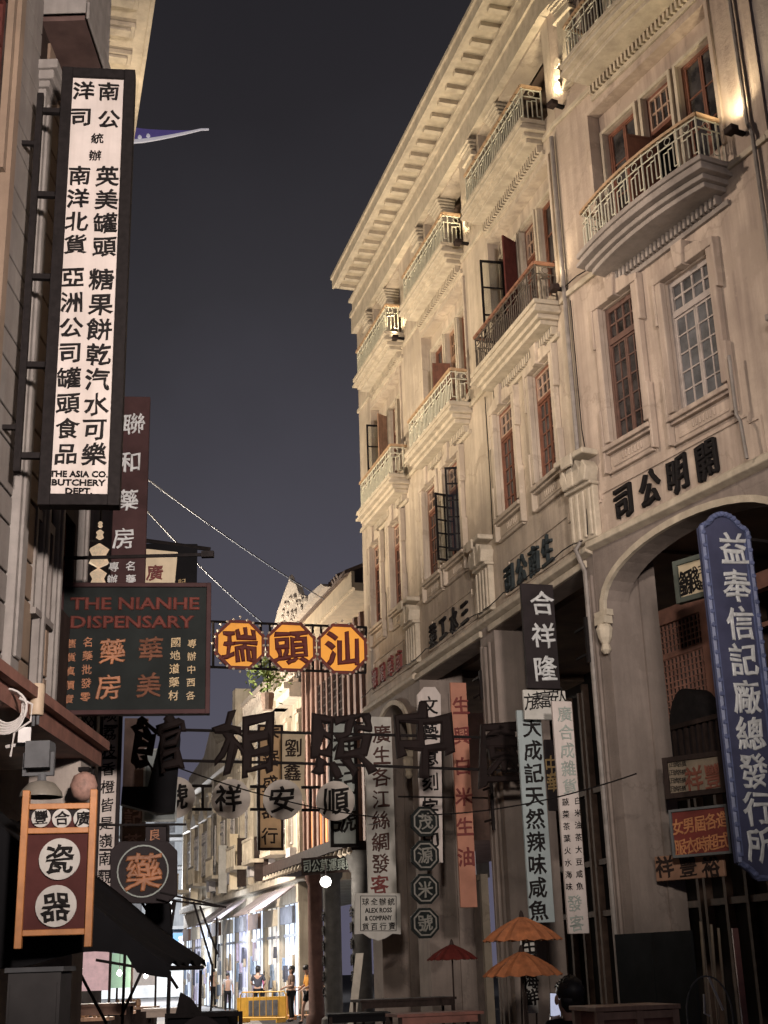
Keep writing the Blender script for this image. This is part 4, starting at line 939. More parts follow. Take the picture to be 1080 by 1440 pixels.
simple('dish_lamp', 'broad unlit metal dish lamp behind the orange framed sign', 'lamp', p, [('shade', b, mat('tarnished dish metal', (0.17, 0.15, 0.125), 0.45, 0.25, 8), True), ('cap', c, grey_m)])
p = at(8, 1000, 10.2); b = MB()
for k in range(5):
    r0 = 0.16 - 0.012 * k; b.tube([(r0 * math.cos(a) * (1 + 0.05 * math.sin(3 * a + k)), 0.02 * k, r0 * math.sin(a) * 1.1 + 0.01 * k) for a in [2 * math.pi * j / 24 for j in range(25)]], 0.010, 5)
b.tube([(0.1, 0, 0.1), (0.2, 0.02, 0.05), (0.19, 0.03, -0.08), (0.07, 0.03, -0.16), (0.05, 0.03, -0.35)], 0.009, 5)
tag(b.build('cable_coil', mat('white cable', (0.50, 0.46, 0.44), 0.5, 0.1, 9)), 'loops of white cable hung at left edge beside the tan lamp', 'cable').location = p
p = at(124, 1032, 13.6)
b = MB()
for i in range(4):
    x0 = -0.06 + i * 0.04
for a0, a1 in ((-0.06, 0.0), (0.0, 0.06)):
    for k in range(4):
        z = -0.16 + k * 0.09; b.tube([(a0, 0, z), (a1, 0, z + 0.09)], 0.006, 4).tube([(a1, 0, z), (a0, 0, z + 0.09)], 0.006, 4)
b.box(-0.085, -0.065, -0.02, 0.02, -0.6, 0.3).box(0.06, 0.085, -0.02, 0.02, -0.6, 0.3).box(-0.065, 0.06, -0.02, 0.02, -0.30, -0.18).box(-0.065, 0.06, -0.02, 0.02, 0.21, 0.3)
simple('lattice_lamp', 'dark lattice lamp post with pale panes beside the lychee board', 'lamp post', p, [('fretwork', b, iron), ('pane', MB().box(-0.064, 0.059, 0.03, 0.04, -0.18, 0.21), lightgrey)])
p = at(118, 1105, 12.6)
b = MB().lathe([(0.03, -0.14), (0.10, -0.10), (0.13, 0.0), (0.10, 0.09), (0.03, 0.13)], n=14)
simple('paper_lantern', 'dim pinkish paper lantern under the lattice lamp post', 'lantern', p, [('shade', b, mat('pink lantern paper', (0.35, 0.20, 0.16), 0.7, 0.4, 12), True), ('cap', MB().box(-0.05, 0.05, -0.05, 0.05, 0.131, 0.17), iron)])
p = at(139, 790, 20)
b = MB(); 
for k, (zz, rr) in enumerate(((0.62, 0.05), (0.45, 0.08), (0.10, 0.20), (-0.28, 0.17), (-0.52, 0.10))): b.lathe([(0.02, zz - rr), (rr * 0.8, zz - rr * 0.6), (rr * 0.55, zz), (rr * 0.8, zz + rr * 0.5), (0.02, zz + rr)], n=8)
simple('festival_lantern', 'slim glittering festival lantern left of the dark red signboard', 'lantern', p, [('body', b, mat('coloured lantern glass', (0.5, 0.32, 0.22), 0.4, 0.7, 11, emit=(1, 0.75, 0.5), estr=0.45)), ('cord', MB().tube([(0, 0, 0.66), (0, 0, 1.2)], 0.015, 5), iron)])
# black awning
AX = Frame(0, 10.0, 0)
pr = [(-3.2, 2.95), (-2.2, 2.42), (-1.62, 1.74), (-1.64, 1.66), (-2.25, 1.745), (-3.2, 1.76)]
aw = thing('awning', 'sagging black cloth awning over the left stalls', 'awning', (0, 10.0, 0))
b = MB(); rr = random.Random(9); NU, NV = 26, 20                          # slack cloth: sags between the poles, with folds and a ragged lower edge
def cloth(u, v):
    x = -3.2 + 1.56 * u; yy = 1.9 * v
    z = 2.95 - 1.10 * u ** 1.15 - 0.10 * u - 0.16 * math.sin(math.pi * u) * (0.4 + 0.6 * math.sin(math.pi * v)) + 0.018 * math.sin(17 * v + 5 * u) + 0.012 * math.sin(31 * v - 9 * u) + (0.02 * math.sin(23 * v) if u > 0.95 else 0)
    return (x, yy, z)
for i in range(NU + 1):
    for j in range(NV + 1): b.v.append(cloth(i / NU, j / NV))
for i in range(NU):
    for j in range(NV): q = i * (NV + 1) + j; b.f.append((q, q + 1, q + NV + 2, q + NV + 1))
b.build('cloth', charcoal, aw, True).modifiers.new('thick', 'SOLIDIFY').thickness = 0.012
b = MB()
for j in range(24):                                                      # hanging side flap and valance
    pass
pts = [cloth(i / 20, 0) for i in range(21)]
low = [(x, -0.01, min(z - 0.06, 1.80 + 0.05 * math.sin(5 * x) - (0.10 if x > -1.9 else 0))) for x, _, z in pts]
b.add([(x, y - 0.005, z) for x, y, z in pts] + low, [(i, i + 1, i + 22, i + 21) for i in range(20)]); b.build('side_flap', charcoal, aw).modifiers.new('thick', 'SOLIDIFY').thickness = 0.012
MB().tube([(-1.66, 0.02, 1.72), (-1.66, 1.78, 1.72)], 0.02, 6).build('edge_pole', iron, aw)
for yy in (0.1, 1.7): MB().tube([(-1.68, yy, 0), (-1.66, yy, 1.7)], 0.015, 6).build('leg', iron, aw)
p = at(45, 1440, 9.0)
c = MB().box(-0.17, 0.17, 0.0, 0.3, 0, 1.72)
simple('cabinet', 'plain grey street cabinet under the black awning', 'cabinet', (p.x, 9.0, 0), [('body', c, mat('grey cabinet', (0.065, 0.06, 0.06), 0.6, 0.2, 3)), ('lid', MB().box(-0.19, 0.19, -0.02, 0.32, 1.721, 1.75), grey_m), ('door', MB().box(-0.15, 0.15, -0.012, 0.0, 0.1, 1.65), mat('grey cabinet', (0.12, 0.11, 0.11)))])
# bare umbrella frame
def tubes_px(name, label, cat, Y, m, segs, r=0.012, extra=None):
    pts = [(at(*a, Y), at(*c, Y)) for a, c in segs]; o = pts[0][0]
    r0 = thing(name, label, cat, (o.x, o.y, 0)); off = Vector((o.x, o.y, 0))
    for (a, c) in pts: MB().tube([a - off, c - off], r, 6).build('pole', m, r0)
    return r0, off
tubes_px('umbrella_frame', 'bare folded umbrella frame of dark poles left of the bright shops', 'umbrella frame', 12, iron, [((225, 1255), (318, 1276)), ((238, 1266), (310, 1275)), ((272, 1268), (299, 1360)), ((281, 1274), (306, 1342)), ((305, 1290), (303, 1362)), ((299, 1355), (296, 1440))], 0.010)
tubes_px('scaffold', 'crossed dark scaffold poles under the octagonal medicine sign', 'scaffold', 14, iron, [((165, 1262), (250, 1390)), ((246, 1265), (170, 1430)), ((200, 1270), (240, 1330)), ((246, 1268), (236, 1335)), ((176, 1330), (172, 1440)), ((135, 1350), (240, 1368)), ((100, 1345), (150, 1440))], 0.016)
p = at(222, 1300, 13.2)
b = MB().add([(-0.12, 0, 0.2), (0.10, 0, 0.2), (0.13, 0, -0.12), (0.03, 0, -0.20), (0.0, 0, -0.12), (-0.05, 0, -0.23), (-0.14, 0, -0.13), (-0.12, .12, 0.2), (0.10, .12, 0.2), (0.13, .12, -0.12), (0.03, .12, -0.20), (0.0, .12, -0.12), (-0.05, .12, -0.23), (-0.14, .12, -0.13)],
    [(0, 1, 2, 3, 4, 5, 6), (13, 12, 11, 10, 9, 8, 7)] + [(i, i + 7, (i + 1) % 7 + 7, (i + 1) % 7) for i in range(7)])
tag(b.build('cloth_bundle', charcoal), 'black rag bundle dangling under the octagonal medicine sign', 'cloth').location = p
p = at(285, 1425, 9.5)
cart = thing('cart', 'dark metal handcart with drum at the bottom left of the street', 'cart', (p.x, 9.5, 0))
MB().box(-0.23, 0.17, 0, 0.6, 0.5, 1.42).build('body', charcoal, cart); MB().lathe([(0.02, -0.02), (0.13, -0.02), (0.15, 0.03), (0.15, 0.06)], (0.0, -0.02, 1.26), 24, axis='y').build('drum', signdark, cart, True)
b = MB().box(-0.25, 0.27, -0.03, 0.0, 1.40, 1.43).box(0.245, 0.27, -0.03, 0.0, 0.5, 1.40).box(-0.25, -0.232, -0.03, 0.0, 0.5, 1.40); b.build('frame', iron, cart)
b = MB().add([(-0.20, 0.1, 1.42), (-0.02, 0.1, 1.42), (-0.10, 0.1, 1.52), (-0.17, 0.1, 1.56), (-0.20, 0.14, 1.42), (-0.02, 0.14, 1.42), (-0.10, 0.14, 1.52), (-0.17, 0.14, 1.56)], [(0, 1, 2, 3), (7, 6, 5, 4), (0, 4, 5, 1), (1, 5, 6, 2), (2, 6, 7, 3), (3, 7, 4, 0)]); b.build('shovel', iron, cart)
for sx_ in (-0.2, 0.14): MB().lathe([(0.22, -0.03), (0.25, -0.03), (0.25, 0.03), (0.22, 0.03)], (sx_, 0.0, 0.26), 18, axis='y').build('wheel', iron, cart)

# wires
def wire(label, a, c, sag, r, m=None):
    pts = [a.lerp(c, i / 16) - Vector((0, 0, sag * 4 * (i / 16) * (1 - i / 16))) for i in range(17)]
    o = pts[0].copy(); b = MB().tube([p - o for p in pts], r, 5); w_ = b.build('wire', m or iron); w_.location = o; tag(w_, label, 'wire')
pale = mat('pale wire', (0.13, 0.13, 0.14), 0.5, 0.1, 5)
wire('upper pale wire crossing the sky toward the carved roof', at(205, 672, 26), at(455, 842, 39), 0.10, 0.018, pale)
wire('lower pale wire crossing the sky down to the orange octagons', at(202, 713, 24), at(372, 878, 33), 0.10, 0.017, pale)
wire('thin black cable over the near arch pier toward the pickle board', at(600, 1146, 17.5), at(895, 1088, 15), 0.10, 0.009)
wire('thin dark cable slanting across the round discs', at(238, 1075, 19), at(540, 1150, 24), 0.12, 0.011)
wire('slack cable between boarded house and dark red signboard', at(20, 738, 11.3), at(145, 762, 15), 0.03, 0.008)

# ------------------------------------------------------------------ further along the street
FARW = mat('far cream wall', (0.40, 0.345, 0.265), 0.85, 0.3, 0.9, 0.8, dirt=(0.22, 0.17, 0.12))
def X(px, py=1150, off=0): return PF.hit(px, py, off)[0]
def Z(px, py, off=0): return PF.hit(px, py, off)[1]
# carved timber house
x0, x1 = X(428), X(516); ze = Z(500, 870); zg = Z(450, 1215)
k = thing('timber_house', 'old timber fronted house with tiled roof and white carved ridge past the row', 'house', PF.world(x0, 0), PF.rz)
W = x1 - x0 + 2.5
MB().box(0, W, 0.0, 6, zg, ze).build('wall', mat('pink brown timber wall', (0.30, 0.19, 0.15), 0.8, 0.3, 2.5, 0.4), k)
b = MB()
for i in range(15): xx = 0.25 + i * (W - 0.5) / 14; b.box(xx - 0.09, xx + 0.09, -0.10, 0.0, zg, ze)
b.build('post', mat('faded house post', (0.13, 0.075, 0.058), 0.7, 0.3, 5), k)
b = MB()
for i in range(22): xx = X(452) - x0 + i * 0.16; b.box(xx, xx + 0.05, -0.06, -0.02, Z(470, 1030), Z(470, 950))
for i in range(8): zz = Z(470, 1030) + i * 0.27; b.box(X(452) - x0, X(452) - x0 + 3.5, -0.07, -0.025, zz, zz + 0.05)
b.build('lattice_window', dkwood, k)
b = MB(); b.box(-0.3, W, -0.9, 0.0, ze, ze + 0.25).box(-0.3, W, -1.0, -0.9, ze + 0.1, ze + 0.6); b.build('eave', signcream, k)
b = MB(); n = int(W / 0.3)
b.add([(-0.4, -1.2, ze + 0.62), (W, -1.2, ze + 0.62), (W, 2.6, ze + 2.3), (-0.4, 2.6, ze + 2.3), (-0.4, -1.2, ze + 0.5), (W, -1.2, ze + 0.5), (W, 2.6, ze + 2.18), (-0.4, 2.6, ze + 2.18)], [(0, 1, 2, 3), (7, 6, 5, 4), (0, 4, 5, 1), (1, 5, 6, 2), (2, 6, 7, 3), (3, 7, 4, 0)])
for i in range(n): xx = -0.3 + i * 0.3; b.tube([(xx, -1.24, ze + 0.64), (xx, 2.6, ze + 2.34)], 0.085, 6)
b.build('roof', brownroof, k)
b = MB(); xc = X(462, 850) - x0; zc = ze + 0.55
rr = random.Random(3)
out = [(-2.0, 0), (2.2, 0), (2.0, 0.35), (1.2, 0.5), (0.7, 1.1), (0.5, 1.9), (0.12, 2.45), (0.0, 2.5), (-0.15, 2.4), (-0.8, 1.6), (-1.1, 0.9), (-1.6, 0.4)]
b.prism([(xc + a * 2.3, zc + c * 0.62) for a, c in out], -1.42, -1.22)
for i in range(34): a = rr.uniform(-1.3, 1.2); c = rr.uniform(0.1, 1.7 - abs(a) * 0.9); b.lathe([(0.02, -0.02), (0.13, 0.02), (0.07, 0.07)], (xc + a * 2.3, -1.42, zc + max(0.05, c) * 0.62), 6, axis='y')
b.lathe([(0.05, 0), (0.12, 0.08), (0.10, 0.2), (0.02, 0.3)], (xc, -1.3, zc + 1.54), 8)
b.build('ridge_carving', mat('white stucco carving', (0.55, 0.47, 0.38), 0.8, 0.3, 9, bump=0.6), k)
b = MB()
for i in range(5): xx = X(440, 1150) - x0 + i * 0.9; b.box(xx, xx + 0.4, -0.05, 0.0, Z(445, 1190), Z(445, 1130))
b.build('lit_lattice', mat('orange lit lattice', (0.5, 0.2, 0.08), 0.6, 0.3, 9, emit=(1, 0.33, 0.10), estr=0.9), k)
# arcade of stone columns below it
b = MB(); b.box(-0.2, W, -1.3, 0.0, zg - 0.25, zg).box(-0.3, W, -1.45, -1.3, zg - 0.2, zg + 0.12); b.build('canopy', dkwood, k)
b = MB()
for i in range(24): xx = -0.2 + i * 0.5; b.lathe([(0.02, 0.0), (0.09, 0.06), (0.04, 0.20)], (xx, -1.4, zg - 0.42), 6)
b.build('canopy_fringe', stone, k)
colm = mat('grey stone column', (0.11, 0.105, 0.10), 0.8, 0.25, 4, 0.4); colb = mat('brown wood column', (0.10, 0.055, 0.045), 0.6, 0.25, 5)
for px, m_, r_ in ((468, colm, 0.27), (509, colm, 0.27), (444, colb, 0.24)):
    p = PF.hit(px, 1330, 0.9); c = MB().lathe([(r_ * 1.35, 0.0), (r_ * 1.35, 0.25), (r_, 0.32), (r_ * 0.95, zg - 0.85), (r_ * 1.2, zg - 0.75), (r_ * 1.25, zg - 0.62), (r_ * 1.6, zg - 0.35), (r_ * 1.6, zg - 0.27)], (p[0] - x0, -0.9, 0), 16)
    co = c.build('column', m_, k, True)
    if m_ is colm:
        t = MB(); 
        for i, g_ in enumerate('合寶香樓品仁'): put_glyph(t, g_, p[0] - x0, 3.1 - i * 0.42, -0.9 - r_ - 0.02, 0.30, weight=0.03)
        t.build('lettering', blacktxt, co)
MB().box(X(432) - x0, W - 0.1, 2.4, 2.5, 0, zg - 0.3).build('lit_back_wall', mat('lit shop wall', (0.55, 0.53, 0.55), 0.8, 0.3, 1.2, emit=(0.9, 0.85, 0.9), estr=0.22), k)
s = Sign('shop_sign', 'dark horizontal shop board with pale characters above the stone columns', 'sign', Frame(*PF.world(X(462, 1215, 1.6), 0, 1.6).xy, -35), [(425, 1206), (500, 1203), (500, 1226), (425, 1229)])
s.board(signgreen, 0.06, frame=dkwood, fw=0.05); s.text(greytxt, ('司公莫運興榮', (432, 1218), (492, 1215), 12, 1.2), weight=0.02)
p = at(458, 1240, 37.5)
r = simple('globe_lamp', 'bright white globe lamp under the canopy of the stone columns', 'lamp', p, [('globe', MB().lathe([(0.02, -0.15), (0.12, -0.10), (0.16, 0.0), (0.12, 0.10), (0.02, 0.15)], n=14), whitelamp, True), ('stem', MB().tube([(0, 0, 0.15), (0, 0, 0.45)], 0.02, 6), iron)])
# balustraded house
x0, x1 = X(342), X(427); zt = Z(372, 1025)
k = thing('balustrade_house', 'cream house with white roof balustrade behind the wire letters', 'house', PF.world(x0, 0), PF.rz); W = x1 - x0
MB().box(0, W, 0.0, 7, 4.6, zt).build('wall', FARW, k)
b = MB().box(-0.2, W, -0.5, 0.0, zt, zt + 0.3).box(-0.3, W, -0.7, 0.0, zt + 0.3, zt + 0.55); b.build('cornice', mat('pale far stucco', (0.52, 0.47, 0.39), 0.8, 0.2, 3), k)
b = MB(); b.box(0, W, -0.35, -0.15, zt + 0.56, zt + 0.7).box(0, W, -0.38, -0.12, zt + 1.5, zt + 1.68)
for i in range(int(W / 0.4)): b.lathe([(0.06, zt + 0.7), (0.12, zt + 0.9), (0.05, zt + 1.2), (0.09, zt + 1.5)], (0.2 + i * 0.4, -0.25, 0), 6)
b.build('balustrade', mat('white balustrade', (0.58, 0.50, 0.42), 0.8, 0.2, 5), k)
for px in (347, 404): xx = X(px) - x0; MB().box(xx - 0.35, xx + 0.35, -0.6, 0.1, zt, zt + 2.4).build('parapet_pier', FARW, k)
MB().box(X(408) - x0, W, 0.2, 6, zt, zt + 3.0).build('roof_room', mat('grey block', (0.27, 0.25, 0.235), 0.8, 0.3, 2), k)
b = MB()
for i in range(4):
    xx = 0.8 + i * (W - 1.4) / 4
    f = window(k, xx, xx + 1.5, 6.0, 8.6, -0.08, whitepaint, glass_l, rows=3)
def ornament(k, W, z0, z1, n, seed):
    rr = random.Random(seed)
    for i in range(n + 1):
        xx = 0.25 + (W - 0.5) * i / n; b = MB().box(xx - 0.22, xx + 0.22, -0.16, 0.0, z0, z1 - 0.6).box(xx - 0.30, xx + 0.30, -0.24, 0.0, z1 - 0.6, z1 - 0.45).box(xx - 0.12, xx + 0.12, -0.20, -0.16, z0 + 0.3, z1 - 0.9); b.build('pilaster', farst, k)
    b = MB().box(0, W, -0.30, 0.0, z0 - 0.10, z0 + 0.12).box(0, W, -0.20, 0.0, z0 + 0.12, z0 + 0.25); b.build('string_course', farst, k)
    for i in range(n):
        xx = 0.25 + (W - 0.5) * (i + 0.5) / n
        MB().prism([(xx - 1.0, z0 + 4.15), (xx + 1.0, z0 + 4.15), (xx + 0.8, z0 + 4.4), (xx, z0 + 4.85), (xx - 0.8, z0 + 4.4)], -0.30, 0.0).build('window_hood', farst, k)
        if i % 2 == 0:
            b = MB().box(xx - 1.0, xx + 1.0, -0.8, 0.0, z0 + 0.9, z0 + 1.05)
            for q in range(9): b.box(xx - 0.97 + q * 0.235, xx - 0.93 + q * 0.235, -0.78, -0.74, z0 + 1.05, z0 + 1.8)
            b.box(xx - 1.0, xx + 1.0, -0.80, -0.72, z0 + 1.8, z0 + 1.9); b.build('balcony', farst, k)
        else:
            MB().box(xx + 0.2, xx + 0.9, -0.45, -0.05, z0 + 0.5, z0 + 1.0).build('air_conditioner', lightgrey, k)
        if rr.random() < 0.45:
            MB().box(xx - 1.1, xx - 1.0, -0.62, -0.25, z0 + 0.2, z0 + 1.7 + rr.random()).build('blade_sign', (signcream, dkwood, signpale)[rr.randrange(3)], k)
    MB().tube([(W * 0.6, -0.22, z0), (W * 0.6, -0.22, z1)], 0.06, 6).build('drainpipe', pipem_far, k)
farst = mat('far carved stucco', (0.46, 0.40, 0.31), 0.85, 0.3, 3, 0.6, dirt=(0.24, 0.18, 0.13)); pipem_far = mat('far pipe', (0.2, 0.18, 0.16), 0.7, 0.3, 3)
ornament(k, W, 4.75, zt, 6, 1)
# cream gabled house and the lit shops
x0, x1 = X(262), X(342); zt = Z(320, 1070)
k = thing('gabled_house', 'far cream house with stepped gable above the bright shops', 'house', PF.world(x0, 0), PF.rz); W = x1 - x0
MB().box(0, W, 0.02, 7, 4.6, zt).build('wall', FARW, k)
MB().prism([(0.5, zt), (W - 0.5, zt), (W - 1.5, zt + 0.8), (W / 2 + 2, zt + 1.2), (W / 2, zt + 2.3), (W / 2 - 2, zt + 1.2), (1.5, zt + 0.8)], -0.1, 0.5).build('gable', FARW, k)
MB().box(-0.1, W, -0.5, 0.0, zt - 0.5, zt - 0.02).build('cornice', FARW, k)
for i in range(6):
    xx = 1.0 + i * (W - 2.0) / 6; window(k, xx, xx + 1.5, 6.2, 8.4, -0.07, whitepaint, glass_l, rows=3)
ornament(k, W, 4.75, zt - 0.5, 6, 2)
lit = mat('lit shop glass', (0.5, 0.55, 0.62), 0.3, 0.5, 0.9, emit=(0.74, 0.84, 1.0), estr=1.1); litv = mat('lit violet shop cloth', (0.5, 0.5, 0.62), 0.7, 0.4, 1.4, emit=(0.75, 0.77, 1.0), estr=0.7)
x0, x1 = X(262), X(420)
k = thing('shop_row', 'row of brightly lit bluish shop fronts with awnings at street end', 'shops', PF.world(x0, 0), PF.rz); W = x1 - x0
b = MB(); n = 9
for i in range(n + 1): xx = W * i / n; b.box(max(0, xx - 0.22), min(W, xx + 0.22), -0.02, 0.5, 0, 4.58)
b.box(0, W, -0.05, 0.5, 3.9, 4.58); b.build('pillars', FARW, k)
for i in range(n):
    xa_, xb_ = W * i / n + 0.3, W * (i + 1) / n - 0.3
    MB().box(xa_, xb_, 0.10, 0.16, 0.05, 3.9).build('lit_shop_window', (lit, litv, lit, mat('pale lit window', (0.6, 0.58, 0.5), 0.5, 0.4, 1.5, emit=(1, 0.95, 0.85), estr=0.7))[i % 4], k)
    c = MB(); rr = random.Random(40 + i)
    for q in range(2): xx = xa_ + (xb_ - xa_) * (q + 1) / 3; c.box(xx - 0.03, xx + 0.03, 0.05, 0.1, 0.05, 3.9)
    c.box(xa_, xb_, 0.04, 0.1, 2.75, 2.85); c.build('shop_door', mat('pale shop door paint', (0.42, 0.42, 0.45), 0.6, 0.2, 3), k)
    for q in range(9):
        zz = rr.uniform(0.2, 2.2); xx = rr.uniform(xa_ + 0.1, xb_ - 0.5); ww = rr.uniform(0.2, 0.6); hh = rr.uniform(0.3, 0.8)
        mm_ = [mat('dim blue goods', (0.20, 0.26, 0.36), 0.7, 0.4, 3), mat('mauve goods', (0.36, 0.30, 0.38), 0.7, 0.4, 3), mat('straw goods', (0.40, 0.32, 0.22), 0.7, 0.4, 3), mat('white goods', (0.6, 0.6, 0.62), 0.7, 0.3, 3), mat('dark goods', (0.08, 0.08, 0.10), 0.7, 0.4, 3)][rr.randrange(5)]
        MB().prism([(xx, zz), (xx + ww, zz + 0.02), (xx + ww * 0.8, zz + hh), (xx + ww * 0.2, zz + hh)], -0.10, -0.02).build('goods', mm_, k)
    MB().box(xa_ + 0.2, xb_ - 0.2, -0.16, -0.03, 3.2, 3.8).build('shop_board', (mat('brown shop board', (0.16, 0.09, 0.06), 0.7, 0.3, 3), mat('cream shop board', (0.45, 0.38, 0.28), 0.7, 0.2, 3), mat('grey shop board', (0.2, 0.2, 0.22), 0.7, 0.3, 3))[i % 3], k)
    if i in (4, 5, 7, 8):
        c = MB().add([(xa_, -0.1, 4.5), (xb_, -0.1, 4.5), (xb_ + 0.1, -1.3, 3.7), (xa_ - 0.1, -1.3, 3.7), (xa_, -0.1, 4.44), (xb_, -0.1, 4.44), (xb_ + 0.1, -1.3, 3.64), (xa_ - 0.1, -1.3, 3.64)], [(0, 1, 2, 3), (7, 6, 5, 4), (0, 4, 5, 1), (1, 5, 6, 2), (2, 6, 7, 3), (3, 7, 4, 0)])
        c.build('awning', mat('grey mauve awning', (0.30, 0.26, 0.27), 0.8, 0.3, 3), k)
# grey block closing the street
p = at(250, 1300, 92)
k = thing('apartment_block', 'dim grey block with shuttered upper windows and blue shop sign closing the street', 'building', (p.x, 92, 0), R_(6))
MB().box(-9, 3.0, 0, 10, 0, 12.5).build('wall', mat('far grey wall', (0.25, 0.26, 0.27), 0.85, 0.25, 0.8, 0.4), k)
b = MB()
for j in range(4):
    for i in range(5): 
        f = window(k, -8 + i * 2.1, -6.6 + i * 2.1, 4.9 + j * 1.9, 6.2 + j * 1.9, -0.1, grey_m, glass_l, rows=2, transom=0)
c = MB()
for j in range(4): c.box(-9, 3.0, -0.9, 0.0, 4.3 + j * 1.9, 4.5 + j * 1.9)
c.build('ledge', mat('far grey ledge', (0.33, 0.33, 0.33), 0.8, 0.2, 2), k)
MB().box(-9, 3.0, -0.1, 0.0, 0.1, 2.6).build('lit_shop_window', mat('pale far shop light', (0.6, 0.62, 0.62), 0.6, 0.5, 0.7, emit=(0.9, 0.92, 0.95), estr=0.42), k)
MB().box(-2.6, 2.6, -1.2, -0.9, 2.75, 4.05).build('shop_sign', mat('glowing blue shop sign', (0.08, 0.22, 0.45), 0.5, 0.3, 1.2, emit=(0.08, 0.28, 0.60), estr=0.55), k)
b = MB(); put_glyph(b, '藥', 0.6, 3.4, -1.24, 1.0, weight=0.05); put_glyph(b, '大', -0.7, 3.4, -1.24, 0.9, weight=0.05); b.build('sign_lettering', mat('pale sign lettering', (0.6, 0.62, 0.75), 0.5, 0.1, 5, emit=(0.6, 0.62, 0.8), estr=0.5), k)

# ------------------------------------------------------------------ people
def skin_mesh(name, chains, m, parent, levels=2, root=0):
    """chains: lists of (x, y, z, radius); equal points are shared, so limbs join into one surface"""
    idx = {}; vs = []; rs = []; es = set()
    for ch in chains:
        prev = None
        for x, y, z, r in ch:
            kk = (round(x, 4), round(y, 4), round(z, 4))
            if kk not in idx: idx[kk] = len(vs); vs.append((x, y, z)); rs.append(r)
            i = idx[kk]
            if prev is not None and prev != i: es.add((prev, i))
            prev = i
    me = bpy.data.meshes.new(name); me.from_pydata(vs, sorted(es), []); o = bpy.data.objects.new(name, me); COL.objects.link(o)
    sm = o.modifiers.new('skin', 'SKIN'); sm.use_smooth_shade = True
    for i, r in enumerate(rs): me.skin_vertices[0].data[i].radius = (r, r * 0.92 if r < 0.12 else r * 0.72)
    for i in range(len(vs)): me.skin_vertices[0].data[i].use_root = (i == root)
    ss = o.modifiers.new('sub', 'SUBSURF'); ss.levels = levels; ss.render_levels = levels
    bpy.context.view_layer.update()
    me2 = bpy.data.meshes.new_from_object(o.evaluated_get(bpy.context.evaluated_depsgraph_get()))
    me2.materials.clear(); me2.materials.append(m)
    for p in me2.polygons: p.use_smooth = True
    bpy.data.objects.remove(o); o = bpy.data.objects.new(name, me2); COL.objects.link(o); o.parent = parent; return o

def fingers(w, d, side, r=0.0085):
    """hand as palm point plus five bent fingers, from wrist w along unit direction d; side points to the thumb"""
    w = Vector(w); d = Vector(d).normalized(); s = Vector(side).normalized(); n = d.cross(s)
    palm = w + d * 0.05; ch = [[(*w, 0.026), (*palm, 0.034)]]
    for k, ln in enumerate((0.072, 0.082, 0.076, 0.058)):
        b = palm + d * 0.04 + s * (0.030 - 0.020 * k); c = b + d * ln * 0.5 + n * 0.012; e = c + d * ln * 0.4 + n * 0.030
        ch.append([(*palm, 0.034), (*b, r + 0.001), (*c, r), (*e, r * 0.85)])
    b = palm + s * 0.042 - d * 0.005; e = b + s * 0.022 + d * 0.035 + n * 0.012
    ch.append([(*palm, 0.034), (*b, 0.011), (*e, 0.009)]); return ch

